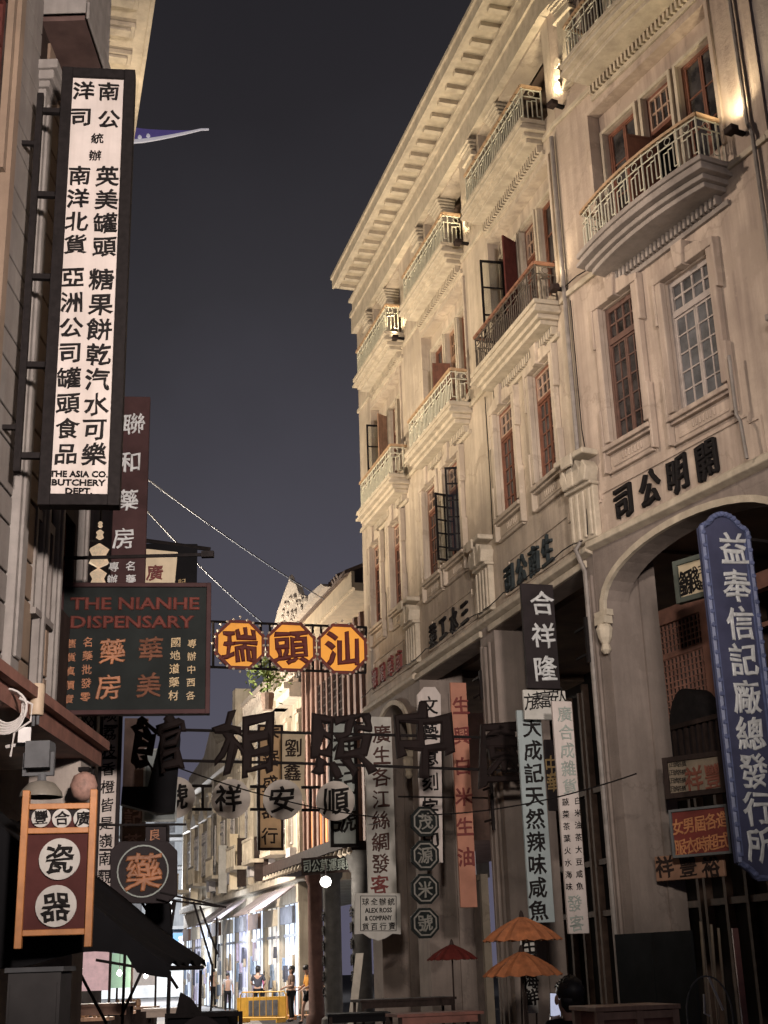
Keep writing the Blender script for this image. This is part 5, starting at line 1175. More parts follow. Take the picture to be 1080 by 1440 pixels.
def person(label, pos, rz, shirt, lower, J, h=1.7, sleeves=0.6, skirt=False, hair_long=False, trousers=1.0, collar=False):
    """J overrides joints of a standing figure that faces -y"""
    P = dict(pelvis=(0, 0, .95), belly=(0, .0, 1.10), chest=(0, 0.01, 1.32), neck=(0, 0.015, 1.47), jaw=(0, -.015, 1.54), skull=(0, 0.0, 1.62), nose=(0, -.115, 1.575),
             shl=(-.17, 0.01, 1.41), ell=(-.23, .02, 1.13), wrl=(-.25, -.06, .90), shr=(.17, 0.01, 1.41), elr=(.23, .02, 1.13), wrr=(.25, -.06, .90),
             hil=(-.085, 0, .90), knl=(-.095, -.02, .50), anl=(-.10, .02, .08), tol=(-.11, -.13, .03), hir=(.085, 0, .90), knr=(.095, -.02, .50), anr=(.10, .02, .08), tor=(.11, -.13, .03))
    P.update(J); k = h / 1.7; P = {a: tuple(c * k for c in b) for a, b in P.items()}
    g_ = lambda n, r: (*P[n], r * k)
    root = thing('person', label, 'person', pos, rz)
    body = [[g_('pelvis', .125), g_('belly', .12), g_('chest', .14), g_('neck', .055), g_('jaw', .072), g_('skull', .098)]]
    for s in 'lr':
        body.append([g_('chest', .14), g_('sh' + s, .06), g_('el' + s, .042), g_('wr' + s, .028)])
        w = Vector(P['wr' + s]); e = Vector(P['el' + s]); d = (w - e).normalized()
        body += fingers(w, d, (0.0, -1.0, 0.15) if abs(d.y) < 0.8 else ((1 if s == 'l' else -1), 0, 0.2))
        body.append([g_('pelvis', .125), g_('hi' + s, .088), g_('kn' + s, .058), g_('an' + s, .040), g_('to' + s, .034)])
    o = skin_mesh('body', body, skinm, root)
    sk_ = Vector(P['skull']); jw = Vector(P['jaw'])
    b = MB(); up = (sk_ - jw).normalized(); fw = (Vector(P['nose']) - sk_); fw = (fw - up * fw.dot(up)).normalized(); rt = fw.cross(up)
    def ell(c, rx, ry, rz2, zmin=-1, n=14, m_=9):
        vs = []; fs = []
        for i in range(m_ + 1):
            ph = -math.pi / 2 + math.pi * i / m_
            for j in range(n): 
                th = 2 * math.pi * j / n; q = (math.cos(ph) * math.cos(th), math.cos(ph) * math.sin(th), max(zmin, math.sin(ph)))
                vs.append(tuple(c + rt * q[0] * rx + fw * q[1] * ry + up * q[2] * rz2))
        for i in range(m_):
            for j in range(n): fs.append((i * n + j, i * n + (j + 1) % n, (i + 1) * n + (j + 1) % n, (i + 1) * n + j))
        return vs, fs
    c0 = sk_ + up * 0.035 * k - fw * 0.022 * k
    b.add(*ell(c0, 0.098 * k, 0.112 * k, 0.105 * k, -0.45))
    b.add(*ell(sk_ - fw * 0.05 * k - up * 0.02 * k, 0.088 * k, 0.07 * k, (0.16 if hair_long else 0.085) * k))
    hr = random.Random(len(label))
    b.v = [tuple(Vector(q) + Vector((hr.gauss(0, .004), hr.gauss(0, .004), hr.gauss(0, .004)))) for q in b.v]
    for i in range(46):                                                  # short locks
        th = hr.uniform(0, 6.28); ph = hr.uniform(0.15, 1.35); d0 = rt * math.cos(th) * math.cos(ph) + fw * math.sin(th) * math.cos(ph) + up * math.sin(ph)
        q = c0 + Vector(d0) * 0.100 * k; tt = d0.cross(up); tt = tt.normalized() if tt.length > 1e-4 else rt; wv = tt * 0.014 * k; e2 = q + d0 * 0.016 * k - up * 0.022 * k + tt * hr.uniform(-.02, .02) * k
        b.add([q - wv, q + wv, e2, q + d0 * 0.012 * k], [(0, 1, 2), (0, 3, 1), (1, 3, 2), (2, 3, 0)])
    b.build('hair', hairm, root, True)
    if collar: MB().lathe([(0.062 * k, -0.01), (0.072 * k, -0.015), (0.070 * k, 0.012), (0.060 * k, 0.012)], tuple(Vector(P['neck']) + Vector((0, 0, -0.035 * k))), 16).build('collar', cl_w, root, True)
    f = MB()                                                             # face: nose, eyes, mouth, ears
    f.add(*ell(sk_ + fw * 0.095 * k - up * 0.03 * k, 0.013 * k, 0.018 * k, 0.024 * k))
    for s in (-1, 1): f.add(*ell(sk_ + rt * 0.095 * s * k - up * 0.025 * k, 0.012 * k, 0.022 * k, 0.034 * k))
    f.build('nose_and_ears', skinm, root, True)
    f = MB()
    for s in (-1, 1): f.add(*ell(sk_ + fw * 0.084 * k + rt * 0.034 * s * k, 0.012 * k, 0.008 * k, 0.006 * k))
    f.add(*ell(sk_ + fw * 0.080 * k - up * 0.072 * k, 0.022 * k, 0.008 * k, 0.005 * k)); f.build('eyes_and_mouth', hairm, root, True)
    nk = Vector(P['neck']); cs = Vector(P['chest'])
    t = [[g_('pelvis', .150), g_('belly', .148), g_('chest', .165), (*(nk.lerp(cs, 0.22)), .075 * k)]]
    for s in 'lr':
        sh, el_, wr = (Vector(P[n + s]) for n in ('sh', 'el', 'wr'))
        if sleeves <= 1: t.append([g_('chest', .165), g_('sh' + s, .078), (*sh.lerp(el_, sleeves), .064 * k)])
        else: t.append([g_('chest', .165), g_('sh' + s, .078), g_('el' + s, .058), (*el_.lerp(wr, sleeves - 1), .045 * k)])
    skin_mesh('shirt', t, shirt, root)
    t = []
    for s in 'lr':
        hi, kn, an = (Vector(P[n + s]) for n in ('hi', 'kn', 'an'))
        if trousers >= 1: t.append([g_('pelvis', .140), g_('hi' + s, .105), g_('kn' + s, .075), (*kn.lerp(an, 0.93), .060 * k)])
        else: t.append([g_('pelvis', .140), g_('hi' + s, .110), (*hi.lerp(kn, trousers), .092 * k)])
    skin_mesh('shorts' if trousers < 1 else 'trousers', t, lower, root)
    for s in 'lr':
        an, to = Vector(P['an' + s]), Vector(P['to' + s]); skin_mesh('shoe', [[(*(an + Vector((0, 0.02, -0.03))), .048 * k), (*to.lerp(an, 0.3), .046 * k), (*to, .040 * k)]], hairm, root)
    return root
cl_y = mat('amber yellow shirt cloth', (0.62, 0.28, 0.04), 0.8, 0.15, 9); cl_k = mat('black cloth', (0.016, 0.015, 0.017), 0.9, 0.2, 8)
cl_g = mat('dark grey shirt cloth', (0.06, 0.06, 0.075), 0.85, 0.25, 9); cl_b = mat('brown shirt cloth', (0.13, 0.08, 0.06), 0.85, 0.2, 9); cl_p = mat('pink cloth', (0.5, 0.16, 0.32), 0.85, 0.2, 9); cl_w = mat('pale shirt cloth', (0.42, 0.40, 0.40), 0.85, 0.2, 9)
def foot(px, Y):
    q = at(px, 1430, Y); return (q.x, Y, 0)
person('person in amber shirt and black shorts stepping along the street with head bent', foot(435, 44.5), R_(-60), cl_y, cl_k,
       dict(jaw=(0, -.10, 1.53), skull=(0, -.11, 1.60), nose=(0, -.22, 1.53), neck=(0, -.05, 1.46), wrl=(-.16, -.26, 1.02), wrr=(.16, -.26, 1.02), ell=(-.24, -.03, 1.14), elr=(.24, -.03, 1.14), knl=(-.095, -.16, .52), anl=(-.10, -.20, .08), tol=(-.11, -.34, .03), knr=(.095, .04, .50), anr=(.10, .26, .13), tor=(.11, .16, .03)), h=1.72, sleeves=1.0, trousers=0.75)
person('person in dark grey shirt with back turned before the bluish shop fronts', foot(363, 52), R_(170), cl_g, cl_k, dict(elr=(.27, -.02, 1.15), wrr=(.18, -.16, 1.08), ell=(-.27, -.02, 1.15), wrl=(-.18, -.16, 1.08)), h=1.74, sleeves=0.8)
person('person in pink behind the person in dark grey shirt', foot(374, 55), R_(190), cl_p, cl_k, {}, h=1.58, hair_long=True)
person('person in brown shirt standing by a brown column and looking left', foot(410, 46.5), R_(-70), cl_b, cl_k, dict(wrl=(-.08, -.24, 1.05), wrr=(.10, -.22, 1.08), ell=(-.24, -.02, 1.12), elr=(.24, -.02, 1.12)), h=1.70, sleeves=0.7, hair_long=True)
person('person in pale shirt walking far off beside the dark cart', foot(320, 58), R_(10), cl_w, cl_k, {}, h=1.52, sleeves=0.7)
person('person in dark clothes standing at the open shop door behind the yellow planter', foot(388, 57), R_(150), cl_k, cl_g, {}, h=1.70)
person('person in grey standing far off at the left of the bright street end', foot(300, 66), R_(40), cl_g, cl_k, {}, h=1.68)
person('person in white seen small beside the person in grey at the street end', foot(309, 68), R_(-30), cl_w, cl_g, dict(wrr=(.2, -.2, 1.1)), h=1.6)
# the man in front
p = at(800, 1412, 9.0); q = at(781, 1413, 9.27); _rz = R_(205); _h = 1.545
def _loc(v):
    d = v - Vector((p.x, 9.0, 0)); c_, s_ = math.cos(-_rz), math.sin(-_rz); return (d.x * c_ - d.y * s_) / _h * 1.7, (d.x * s_ + d.y * c_) / _h * 1.7, d.z / _h * 1.7
_p = _loc(q); _wr = (_p[0] + 0.05, _p[1] + 0.02, _p[2] - 0.13)
pm = person('person in black shirt seen from behind at lower right, raising a lit phone', (p.x, 9.0, 0), _rz, cl_k, cl_k,
       dict(ell=(-.25, .02, 1.13), wrl=(-.22, -.10, .92), elr=(.27, -.10, 1.18), wrr=_wr), h=_h, sleeves=0.75, collar=True)
ph = thing('phone', 'phone with bright screen held up by the person in black at lower right', 'phone', (0, 0, 0))
ph.location = q; ph.rotation_euler = (R_(-6), R_(4), R_(4))
MB().box(-0.036, 0.036, 0.0, 0.008, -0.075, 0.075).build('case', hairm, ph, bevel=0.003)
MB().box(-0.033, 0.033, -0.0015, -0.0003, -0.070, 0.070).build('screen', mat('lit phone screen', (0.4, 0.42, 0.5), 0.2, 0.6, 14, emit=(0.55, 0.58, 0.75), estr=0.8), ph)

# ------------------------------------------------------------------ right front: umbrellas, stalls, arch fittings
def umbrella(label, c, r, m, pole_to, group=None, tilt=0.0):
    u = thing('paper_umbrella', label, 'umbrella', (c.x, c.y, pole_to), 0.0, group); z = c.z - pole_to
    b = MB(); n = 32; prof = [(0.0, 0.0), (0.10, -0.015), (0.45, -0.19), (0.75, -0.38), (1.0, -0.60)]
    vs = []; fs = []
    for i, (f, d) in enumerate(prof):
        for k in range(n):
            a = 2 * math.pi * k / n; rr = r * f * (1.0 if k % 2 == 0 else 0.955); vs.append((rr * math.cos(a), rr * math.sin(a) * 0.95, z + d * r * 0.92 + (0.0 if k % 2 == 0 else -0.018 * f * r / 0.47) + tilt * rr * math.cos(a)))
    for i in range(len(prof) - 1):
        for k in range(n): fs.append((i * n + k, i * n + (k + 1) % n, (i + 1) * n + (k + 1) % n, (i + 1) * n + k))
    b.add(vs, fs); b.build('canopy', m, u)
    MB().tube([(0, 0, 0), (0, 0, z + 0.06)], 0.012, 8).build('pole', dkwood, u)
    b = MB()
    for k in range(0, n, 2): a = 2 * math.pi * k / n; b.tube([(0.01 * math.cos(a), 0.01 * math.sin(a), z - 0.02), (r * 0.98 * math.cos(a), r * 0.93 * math.sin(a), z - 0.60 * r * 0.92 - 0.018)], 0.004, 4)
    b.build('ribs', bamboo, u); MB().lathe([(0.01, z - 0.02), (0.035, z - 0.01), (0.02, z + 0.05), (0.005, z + 0.07)], n=10).build('cap', dkwood, u)
umbrella('upper of two orange oiled paper umbrellas before the pier', at(733, 1289, 16.2), 0.47, umbrella_m, 0.0, 'orange paper umbrellas')
umbrella('lower of two orange oiled paper umbrellas before the pier', at(733, 1338, 15.9), 0.46, umbrella_m, 0.0, 'orange paper umbrellas')
umbrella('small flat red paper umbrella in the dark opening', at(635, 1328, 19.5), 0.36, umbrella_r, 0.0)
s = Sign('vertical_sign', 'white seafood banner standing behind the two orange umbrellas', 'sign', RSF(756, 1370, 0.6), [(733, 1318), (753, 1318), (756, 1425), (736, 1425)])
s.board(signpale, 0.03); s.text(blacktxt, ('生猛海鮮', (744, 1330), (747, 1402), 22), weight=0.04)
s.rods(dkwood, ((733, 1318), (736, 1500)), ((753, 1318), (757, 1500)), r=0.012, name='post')
# crate on trestle
p = at(900, 1414, 8.0)
k = thing('crate', 'open plywood crate on legs at the bottom right', 'crate', (p.x, 8.0, 0), R_(14))
zc = p.z; a, b_ = -0.27, 0.25
MB().box(a, b_, 0, 0.42, zc - 0.025, zc).build('lid', plywood, k, bevel=0.003)
b = MB()
for x0 in (a + 0.01, -0.02, b_ - 0.05): b.box(x0, x0 + 0.04, 0.01, 0.05, 0.7, zc - 0.026)
b.box(a + 0.05, b_ - 0.05, 0.012, 0.04, zc - 0.07, zc - 0.03).box(a + 0.05, b_ - 0.05, 0.012, 0.04, 0.7, 0.74)
for x0 in (a + 0.01, b_ - 0.05): b.box(x0, x0 + 0.04, 0.36, 0.40, 0.7, zc - 0.026)
b.build('frame', plywood, k)
MB().box(a + 0.05, b_ - 0.05, 0.045, 0.36, 0.72, zc - 0.03).build('panel', mat('reddish crate panel', (0.30, 0.14, 0.10), 0.6, 0.25, 5), k)
for x0 in (a + 0.01, b_ - 0.05):
    for y0 in (0.01, 0.37): MB().box(x0, x0 + 0.04, y0, y0 + 0.04, 0, 0.699).build('leg', plywood, k)
# black panel, poles, hoop, bicycle-like rack in the near arch
k = thing('black_screen', 'flat black folding screen standing in front of the near arch', 'screen', (*BF.world(1.9, 0, 0.12).xy, 0), BF.rz)
x0 = BF.hit(868, 1360, 0.12)[0] - 1.9; x1 = BF.hit(975, 1360, 0.12)[0] - 1.9; zt = BF.hit(920, 1311, 0.12)[1]
xm = (x0 + x1) / 2
for xa_, xb_ in ((x0, xm - 0.008), (xm + 0.008, x1)): MB().box(xa_, xb_, 0, 0.04, 0.06, zt).build('leaf', mat('matt black board', (0.014, 0.015, 0.016), 0.7, 0.3, 3), k)
b = MB().box(x0, x1, -0.01, 0.05, 0.0, 0.06); b.build('foot', iron, k)
for i, (a, c) in enumerate((((985, 1296), (992, 1440)), ((1000, 1300), (1006, 1440)), ((1010, 1305), (1018, 1440)))):
    A, C = at(*a, 12.6), at(*c, 12.5); o = Vector((C.x, C.y, 0)); A2 = A - o
    pb = MB().tube([(0, 0, 0), A2], 0.013, 7); q = pb.build('bamboo_pole', bamboo); q.location = o
    tag(q, ('leftmost of three leaning bamboo poles by the black screen', 'middle of three leaning bamboo poles by the black screen', 'rightmost of three leaning bamboo poles by the black screen')[i], 'pole', 'leaning bamboo poles')
p = at(998, 1425, 11.0); r_ = at(1030, 1425, 11.0).x - p.x
k = thing('cart_hoop', 'thin pale hoop frame with struts beside the bamboo poles', 'hoop frame', (p.x, 11, 0))
MB().tube([(r_ * math.cos(a), 0, p.z + r_ * 1.55 * math.sin(a)) for a in [math.pi * j / 16 for j in range(17)]], 0.007, 6).build('hoop', grey_m, k)
for sx_ in (-1, 1): MB().tube([(sx_ * r_, 0, p.z), (sx_ * r_, 0, 0)], 0.007, 6).build('leg', grey_m, k)
MB().tube([(0.02, 0, p.z + r_ * 1.5), (0.10, -0.03, p.z + 0.02)], 0.010, 6).build('strut', lightgrey, k)
MB().tube([(-0.03, 0, p.z + r_ * 0.8), (-0.04, 0, p.z), (0.0, 0, p.z - 0.02)], 0.008, 6).build('hook', lightgrey, k)
A, C = at(1043, 1305, 12.2), at(1048, 1440, 12.2)
q = MB().box(-0.025, 0.025, -0.02, 0.02, 0, A.z).build('post', mat('dark red post', (0.16, 0.055, 0.045), 0.6, 0.3, 6)); q.location = (C.x, 12.2, 0); tag(q, 'dark red timber post at the lower right edge', 'post')
# fittings inside the near arch
I2 = Frame(*BF.world(0, 0, -1.4).xy, -63)
k = thing('mezzanine_balcony', 'dark boarded mezzanine balcony with rounded end inside the near arch', 'balcony', I2.world(0, 0), I2.rz)
za, zb = I2.hit(960, 1030)[1], I2.hit(960, 1088)[1]; xa_, xb_ = I2.hit(905, 1050)[0], I2.hit(1012, 1030)[0]
b = MB(); b.plan([(xa_, 0.3), (xa_, 0.0), (xa_ + 0.2, -0.25), (xb_ + 0.6, -0.25), (xb_ + 0.6, 0.3)], zb, zb + 0.12); b.build('floor', dkwood, k)
b = MB()
for i in range(16): xx = xa_ + 0.2 + (xb_ + 0.4 - xa_) * i / 16; b.box(xx, xx + 0.04, -0.25, -0.21, zb + 0.12, za)
b.box(xa_ - 0.02, xb_ + 0.62, -0.28, -0.19, za, za + 0.06); b.build('railing', dkwood, k)
MB().box(xa_ + 0.02, xb_ + 0.6, -0.20, -0.16, zb + 0.12, za).build('boards', signdark, k)
b = MB(); xc = I2.hit(975, 1000)[0]; zc = I2.hit(975, 1035)[1]
b.prism([(xc - 0.36 * math.cos(a), zc + 0.62 * math.sin(a)) for a in [math.pi * (1 - j / 14) for j in range(15)]][::-1], -0.15, 0.2); b.build('hood', mat('blackened hood', (0.02, 0.017, 0.017), 0.8, 0.3, 9), k)
x0, x1 = I2.hit(893, 940)[0], I2.hit(1000, 900)[0]
zt, zm, zb2 = I2.hit(930, 868)[1], I2.hit(930, 915)[1], I2.hit(930, 1015)[1]
k = thing('arch_screen', 'red brown lattice window wall set back inside the near arch', 'lattice wall', I2.world(0, 0, -0.35), I2.rz)
b = MB(); b.box(x0 - 0.1, x1 + 1.2, -0.05, 0.10, zt, zt + 0.22).box(x0 - 0.1, x1 + 1.2, -0.02, 0.06, zm - 0.03, zm + 0.03)
for i in range(21): xx = x0 + i * 0.085; b.box(xx, xx + 0.018, 0.0, 0.03, zb2, zt)
for i in range(17): zz = zb2 + (zt - zb2) * i / 17; b.box(x0, x0 + 1.75, 0.003, 0.027, zz, zz + 0.016)
b.build('lattice', mat('dusty red lattice wood', (0.27, 0.13, 0.095), 0.6, 0.3, 6), k)
MB().box(x0 + 1.15, x0 + 1.55, -0.06, -0.021, zb2 - 1, zt).build('door_post', mat('salmon painted post', (0.36, 0.17, 0.12), 0.6, 0.2, 5), k)
MB().box(x0, x0 + 1.75, 0.035, 0.045, zb2, zt).build('pane', glass, k)
k = thing('shop_ledge', 'pale shop lintel with black iron brackets under the mezzanine balcony', 'lintel', I2.world(0, 0, 0.1), I2.rz)
xa_, xb_ = I2.hit(905, 1080)[0], I2.hit(1005, 1060)[0]; z0 = I2.hit(950, 1090)[1]; MB().box(xa_, xb_ + 0.5, 0, 0.25, z0 - 0.32, z0).build('fascia', mat('pale lintel', (0.40, 0.30, 0.26), 0.7, 0.2, 4), k); MB().box(xa_ - 0.1, xb_ + 0.55, -0.04, 0.25, z0 + 0.001, z0 + 0.10).build('cap', dkwood, k)
b = MB().box(xa_ - 0.15, xa_ - 0.11, -0.05, 0.0, z0 - 0.75, z0 - 0.30).box(xa_ - 0.11, xa_ + 0.4, -0.04, -0.01, z0 - 0.36, z0 - 0.32).box(xa_ - 0.11, xa_ + 0.4, -0.04, -0.01, z0 - 0.75, z0 - 0.71); b.build('bracket', iron, k)
for i, zz in enumerate((I2.hit(905, 1100)[1],)): MB().tube([(xa_ - 0.25, -0.3, z0 + 0.75), (xa_ + 0.2, 0.0, z0 + 0.80)], 0.03, 6).build('arm', iron, k)
# pipes and cables fixed to the house fronts
def pipe(parent, pts, r, m, name='drainpipe'):
    return MB().tube(pts, r, 7).build(name, m, parent, True)
pipem = mat('dull painted pipe', (0.22, 0.19, 0.17), 0.6, 0.3, 6)
pipe(h4, [(3.22, -0.16, 8.30), (3.22, -0.16, 7.55), (3.27, -0.16, 7.45), (3.30, -0.16, 6.98)], 0.022, pipem)
pipe(h4, [(3.90, -0.05, 16.3), (3.90, -0.05, 11.1), (3.96, -0.05, 10.9), (3.96, -0.05, 7.1)], 0.028, pipem)
pipe(h3, [(3.78, -0.06, 13.4), (3.78, -0.06, 7.1), (3.72, -0.18, 6.9), (3.72, -0.07, 6.6), (3.72, -0.07, 0.3)], 0.035, pipem)
for hh_, W_ in ((h1, 3.5), (h2, 3.85), (h3, 3.85)):
    pipe(hh_, [(0.02 + (W_ - 0.04) * i / 12, -0.125 - 0.02 * (i % 2), 7.03 - 0.03 * math.sin(i * 1.7)) for i in range(13)], 0.009, iron, 'cable')
pipe(h4, [(0.02 + 3.3 * i / 12, -0.07, 10.84 + 0.02 * math.sin(i * 2.1)) for i in range(13)], 0.009, iron, 'cable')
pipe(h4, [(0.05, -0.03, 10.6), (0.06, -0.03, 8.6), (0.10, -0.03, 8.3), (0.11, -0.12, 7.05)], 0.008, iron, 'cable')
pipe(h3, [(0.42, -0.03, 10.6), (0.43, -0.03, 9.1), (0.40, -0.03, 8.2)], 0.008, iron, 'cable')
for i, (px, py, Y) in enumerate(((112, 1362, 27), (168, 1368, 31), (205, 1372, 34))):
    q = at(px, py, Y); k = thing('added_stall_bulb', ('added bare bulb hanging low over the pink lit stall', 'added bare bulb hanging over the green lit stall', 'added bare bulb hanging over the cream lit stall')[i], 'bulb', q)
    MB().lathe([(0.01, -0.07), (0.05, -0.04), (0.06, 0.0), (0.02, 0.07)], n=10).build('glass', whitelamp, k, True); MB().tube([(0, 0, 0.07), (0, 0, 0.9)], 0.006, 4).build('cord', iron, k)
    l = bpy.data.lights.new('stall', 'POINT'); l.energy = 70; l.color = (1, 0.86, 0.72); l.shadow_soft_size = 0.08; o = bpy.data.objects.new('stall', l); COL.objects.link(o); o.location = q + Vector((0, -0.1, 0.02))  # bulbs and point lights added to spill light over the stalls
# iron brackets on the piers
for i, (a, c, lab) in enumerate((((823, 868), (826, 933), 'black iron sign bracket on the pier left of the near arch'), ((690, 1092), (692, 1168), 'black iron sign bracket on the pier behind the orange umbrellas'), ((675, 943), (678, 983), 'short black iron bracket at top of the pier between the wide openings'))):
    xx, z1 = RF.hit(*a, 0.12); _, z0 = RF.hit(*c, 0.12); o = RF.world(xx, z0, 0.12); k = thing('iron_bracket', lab, 'bracket', o, RF.rz)
    MB().box(-0.025, 0.025, -0.02, 0.02, 0, z1 - z0).build('bar', iron, k)
    for f in (0.2, 0.8): MB().box(-0.35, -0.026, -0.012, 0.012, (z1 - z0) * f - 0.015, (z1 - z0) * f + 0.015).build('arm', iron, k)
# black rag on the whitish board, stall tables, barriers
def table(label, px, py, Y, wx, wy, m=dkwood, rz=0.3):
    q = at(px, py, Y); k = thing('table', label, 'table', (q.x, q.y, 0), rz, None); z = q.z
    MB().box(-wx / 2, wx / 2, 0, wy, z - 0.035, z).build('top', m, k)
    for a in (-wx / 2 + 0.03, wx / 2 - 0.07):
        for c in (0.03, wy - 0.07): MB().box(a, a + 0.04, c, c + 0.04, 0, z - 0.036).build('leg', dkwood, k)
    b = MB().box(-wx / 2 + 0.07, wx / 2 - 0.07, 0.03, 0.05, z - 0.12, z - 0.036); b.build('apron', m, k); return k
def barrier(label, p0, p1, h, m, n, group, fill=None):
    d = Vector(p1) - Vector(p0); L = d.length; k = thing('barrier', label, 'barrier', (*p0[:2], 0), math.atan2(d.y, d.x), group)
    b = MB().tube([(0, 0, 0.15), (0, 0, h - 0.08), (0.08, 0, h), (L - 0.08, 0, h), (L, 0, h - 0.08), (L, 0, 0.15), (0, 0, 0.15)], 0.025, 6); b.build('frame', m, k)
    b = MB()
    for i in range(1, n): b.tube([(L * i / n, 0, 0.15), (L * i / n, 0, h)], 0.014, 5)
    b.build('bars', m, k)
    for x in (0.2, L - 0.2): MB().box(x - 0.02, x + 0.02, -0.25, 0.25, 0.0, 0.15).build('foot', m, k)
    if fill: MB().box(L * 0.3, L * 0.62, -0.04, -0.03, 0.3, h + 0.02).build('cover_sheet', fill, k)
orp = mat('orange barrier paint', (0.62, 0.28, 0.10), 0.5, 0.15, 6); yep = mat('yellow barrier paint', (0.65, 0.36, 0.04), 0.5, 0.15, 6)
gp = lambda px, Y: (at(px, 1430, Y).x, Y, 0)
barrier('orange railed crowd barrier with white sheet before the stone columns', gp(404, 48), gp(480, 47), 1.05, orp, 14, 'street barriers', signwhite)
barrier('yellow panelled barrier in front of the bluish shop fronts', gp(338, 47), gp(402, 46), 0.95, yep, 7, 'street barriers')
k = thing('planter', 'yellow planter box with glass panel behind the yellow barrier', 'planter', gp(370, 48.5), R_(5)); MB().box(-0.9, 0.9, 0, 0.5, 0, 0.75).build('box', yep, k); MB().box(-0.5, 0.5, -0.02, 0.0, 0.15, 0.65).build('pane', glass_l, k)
table('dark long table at the foot of the small round arch', 575, 1404, 21, 1.5, 0.6, dkwood, 0.28)
table('reddish low display table below the octagon boards', 620, 1424, 17, 1.1, 0.5, mat('dusty red table', (0.20, 0.075, 0.055), 0.6, 0.3, 6), 0.3)
table('black covered table left of the red display table', 505, 1425, 20, 0.9, 0.6, charcoal, 0.1)
table('brown stall table under the black awning', 130, 1412, 16, 0.9, 0.5, mat('brown stall wood', (0.23, 0.12, 0.08), 0.6, 0.3, 6), 0.1)
table('pale topped stall table behind the scaffold poles', 228, 1418, 20, 0.6, 0.5, mat('pale table top', (0.45, 0.36, 0.30), 0.6, 0.2, 6), 0.0)
q = at(500, 1360, 24)
plk = MB().add([(0, 0, 0), (0.14, 0, 0), (0.33, 0.1, 1.35), (0.19, 0.1, 1.35), (0, 0.04, 0), (0.14, 0.04, 0), (0.33, 0.14, 1.35), (0.19, 0.14, 1.35)], [(0, 1, 2, 3), (7, 6, 5, 4), (0, 4, 5, 1), (1, 5, 6, 2), (2, 6, 7, 3), (3, 7, 4, 0)]).build('plank', mat('pale plank', (0.5, 0.45, 0.38), 0.7, 0.15, 6)); plk.location = (at(487, 1430, 25).x, 25, 0.55); tag(plk, 'pale plank leaning beside the right stone column', 'plank')
# door and back wall inside the small arch, right of the notice board
kd = thing('door', 'grey brown boarded door with dark window below the notice board', 'door', RF.world(0.9, 0, -1.2), RF.rz)
MB().box(0, 2.6, 0, 0.08, 0, 3.1).build('boards', mat('grey brown door boards', (0.20, 0.155, 0.135), 0.7, 0.3, 5, 0.3), kd); MB().box(1.1, 1.9, -0.03, -0.001, 1.4, 2.9).build('pane', glass, kd)
b = MB(); b.box(-0.1, 0.0, -0.06, 0.08, 0, 3.1).box(2.6, 2.7, -0.06, 0.08, 0, 3.1).box(-0.1, 2.7, -0.06, 0.08, 3.101, 3.2); b.build('frame', plaster, kd)
# lit stalls far behind under the awning
for i, (px, Y, m_) in enumerate(((155, 34, mat('lit green stall board', (0.25, 0.4, 0.3), 0.6, 0.3, 2, emit=(0.45, 0.75, 0.55), estr=0.35)), (120, 30, mat('lit pink stall board', (0.5, 0.35, 0.38), 0.6, 0.4, 4, emit=(0.9, 0.6, 0.62), estr=0.35)), (192, 38, mat('lit cream stall board', (0.5, 0.46, 0.42), 0.6, 0.4, 4, emit=(0.9, 0.82, 0.8), estr=0.35)))):
    q = at(px, 1370, Y); k = thing('market_stall', ('small stall with lit green board seen under the awning', 'small stall with lit pink board seen under the awning', 'small stall with lit cream board seen under the awning')[i], 'stall', (q.x, Y, 0))
    MB().box(-0.5, 0.5, 0, 0.05, 1.35, 2.15).build('lit_board', m_, k); MB().box(-0.6, 0.6, -0.3, 0.3, 0.75, 0.82).build('counter', plywood, k); MB().box(-0.55, 0.55, -0.25, 0.2, 0, 0.749).build('base', dkwood, k)
    for xx in (-0.55, 0.5): MB().box(xx, xx + 0.05, 0.0, 0.05, 0.821, 2.3).build('post', dkwood, k)
    b = MB()
    for j in range(7): xx = random.uniform(-0.5, 0.4); b.lathe([(0.03, 0.821), (0.06, 0.86), (0.05, 0.98), (0.02, 1.02)], (xx, random.uniform(-0.25, 0.0), 0), 8)
    b.build('jar', mat('stall jars', (0.4, 0.25, 0.15), 0.4, 0.5, 9), k)
# bush on the far terrace
q = at(376, 952, 47); b = MB(); rr = random.Random(5)
for i in range(260):
    d = Vector((rr.gauss(0, .32), rr.gauss(0, .3), rr.gauss(0.1, .36))); a = Vector((rr.uniform(-1, 1), rr.uniform(-1, 1), rr.uniform(-1, 1))).normalized() * 0.13; c = a.cross(Vector((rr.uniform(-1, 1), rr.uniform(-1, 1), 1))).normalized() * 0.06
    b.add([d - a, d + c, d + a, d - c], [(0, 1, 2, 3)])
k = thing('potted_shrub', 'small bright green shrub on the roof terrace behind the orange octagons', 'shrub', q); b.build('leaves', mat('shrub leaf', (0.12, 0.16, 0.035), 0.6, 0.5, 9), k); MB().lathe([(0.18, -1.2), (0.25, -0.6), (0.22, -0.6)], n=10).build('pot', brownroof, k); MB().tube([(0, 0, -0.65), (0, 0, 0.1)], 0.03, 5).build('stem', dkwood, k)

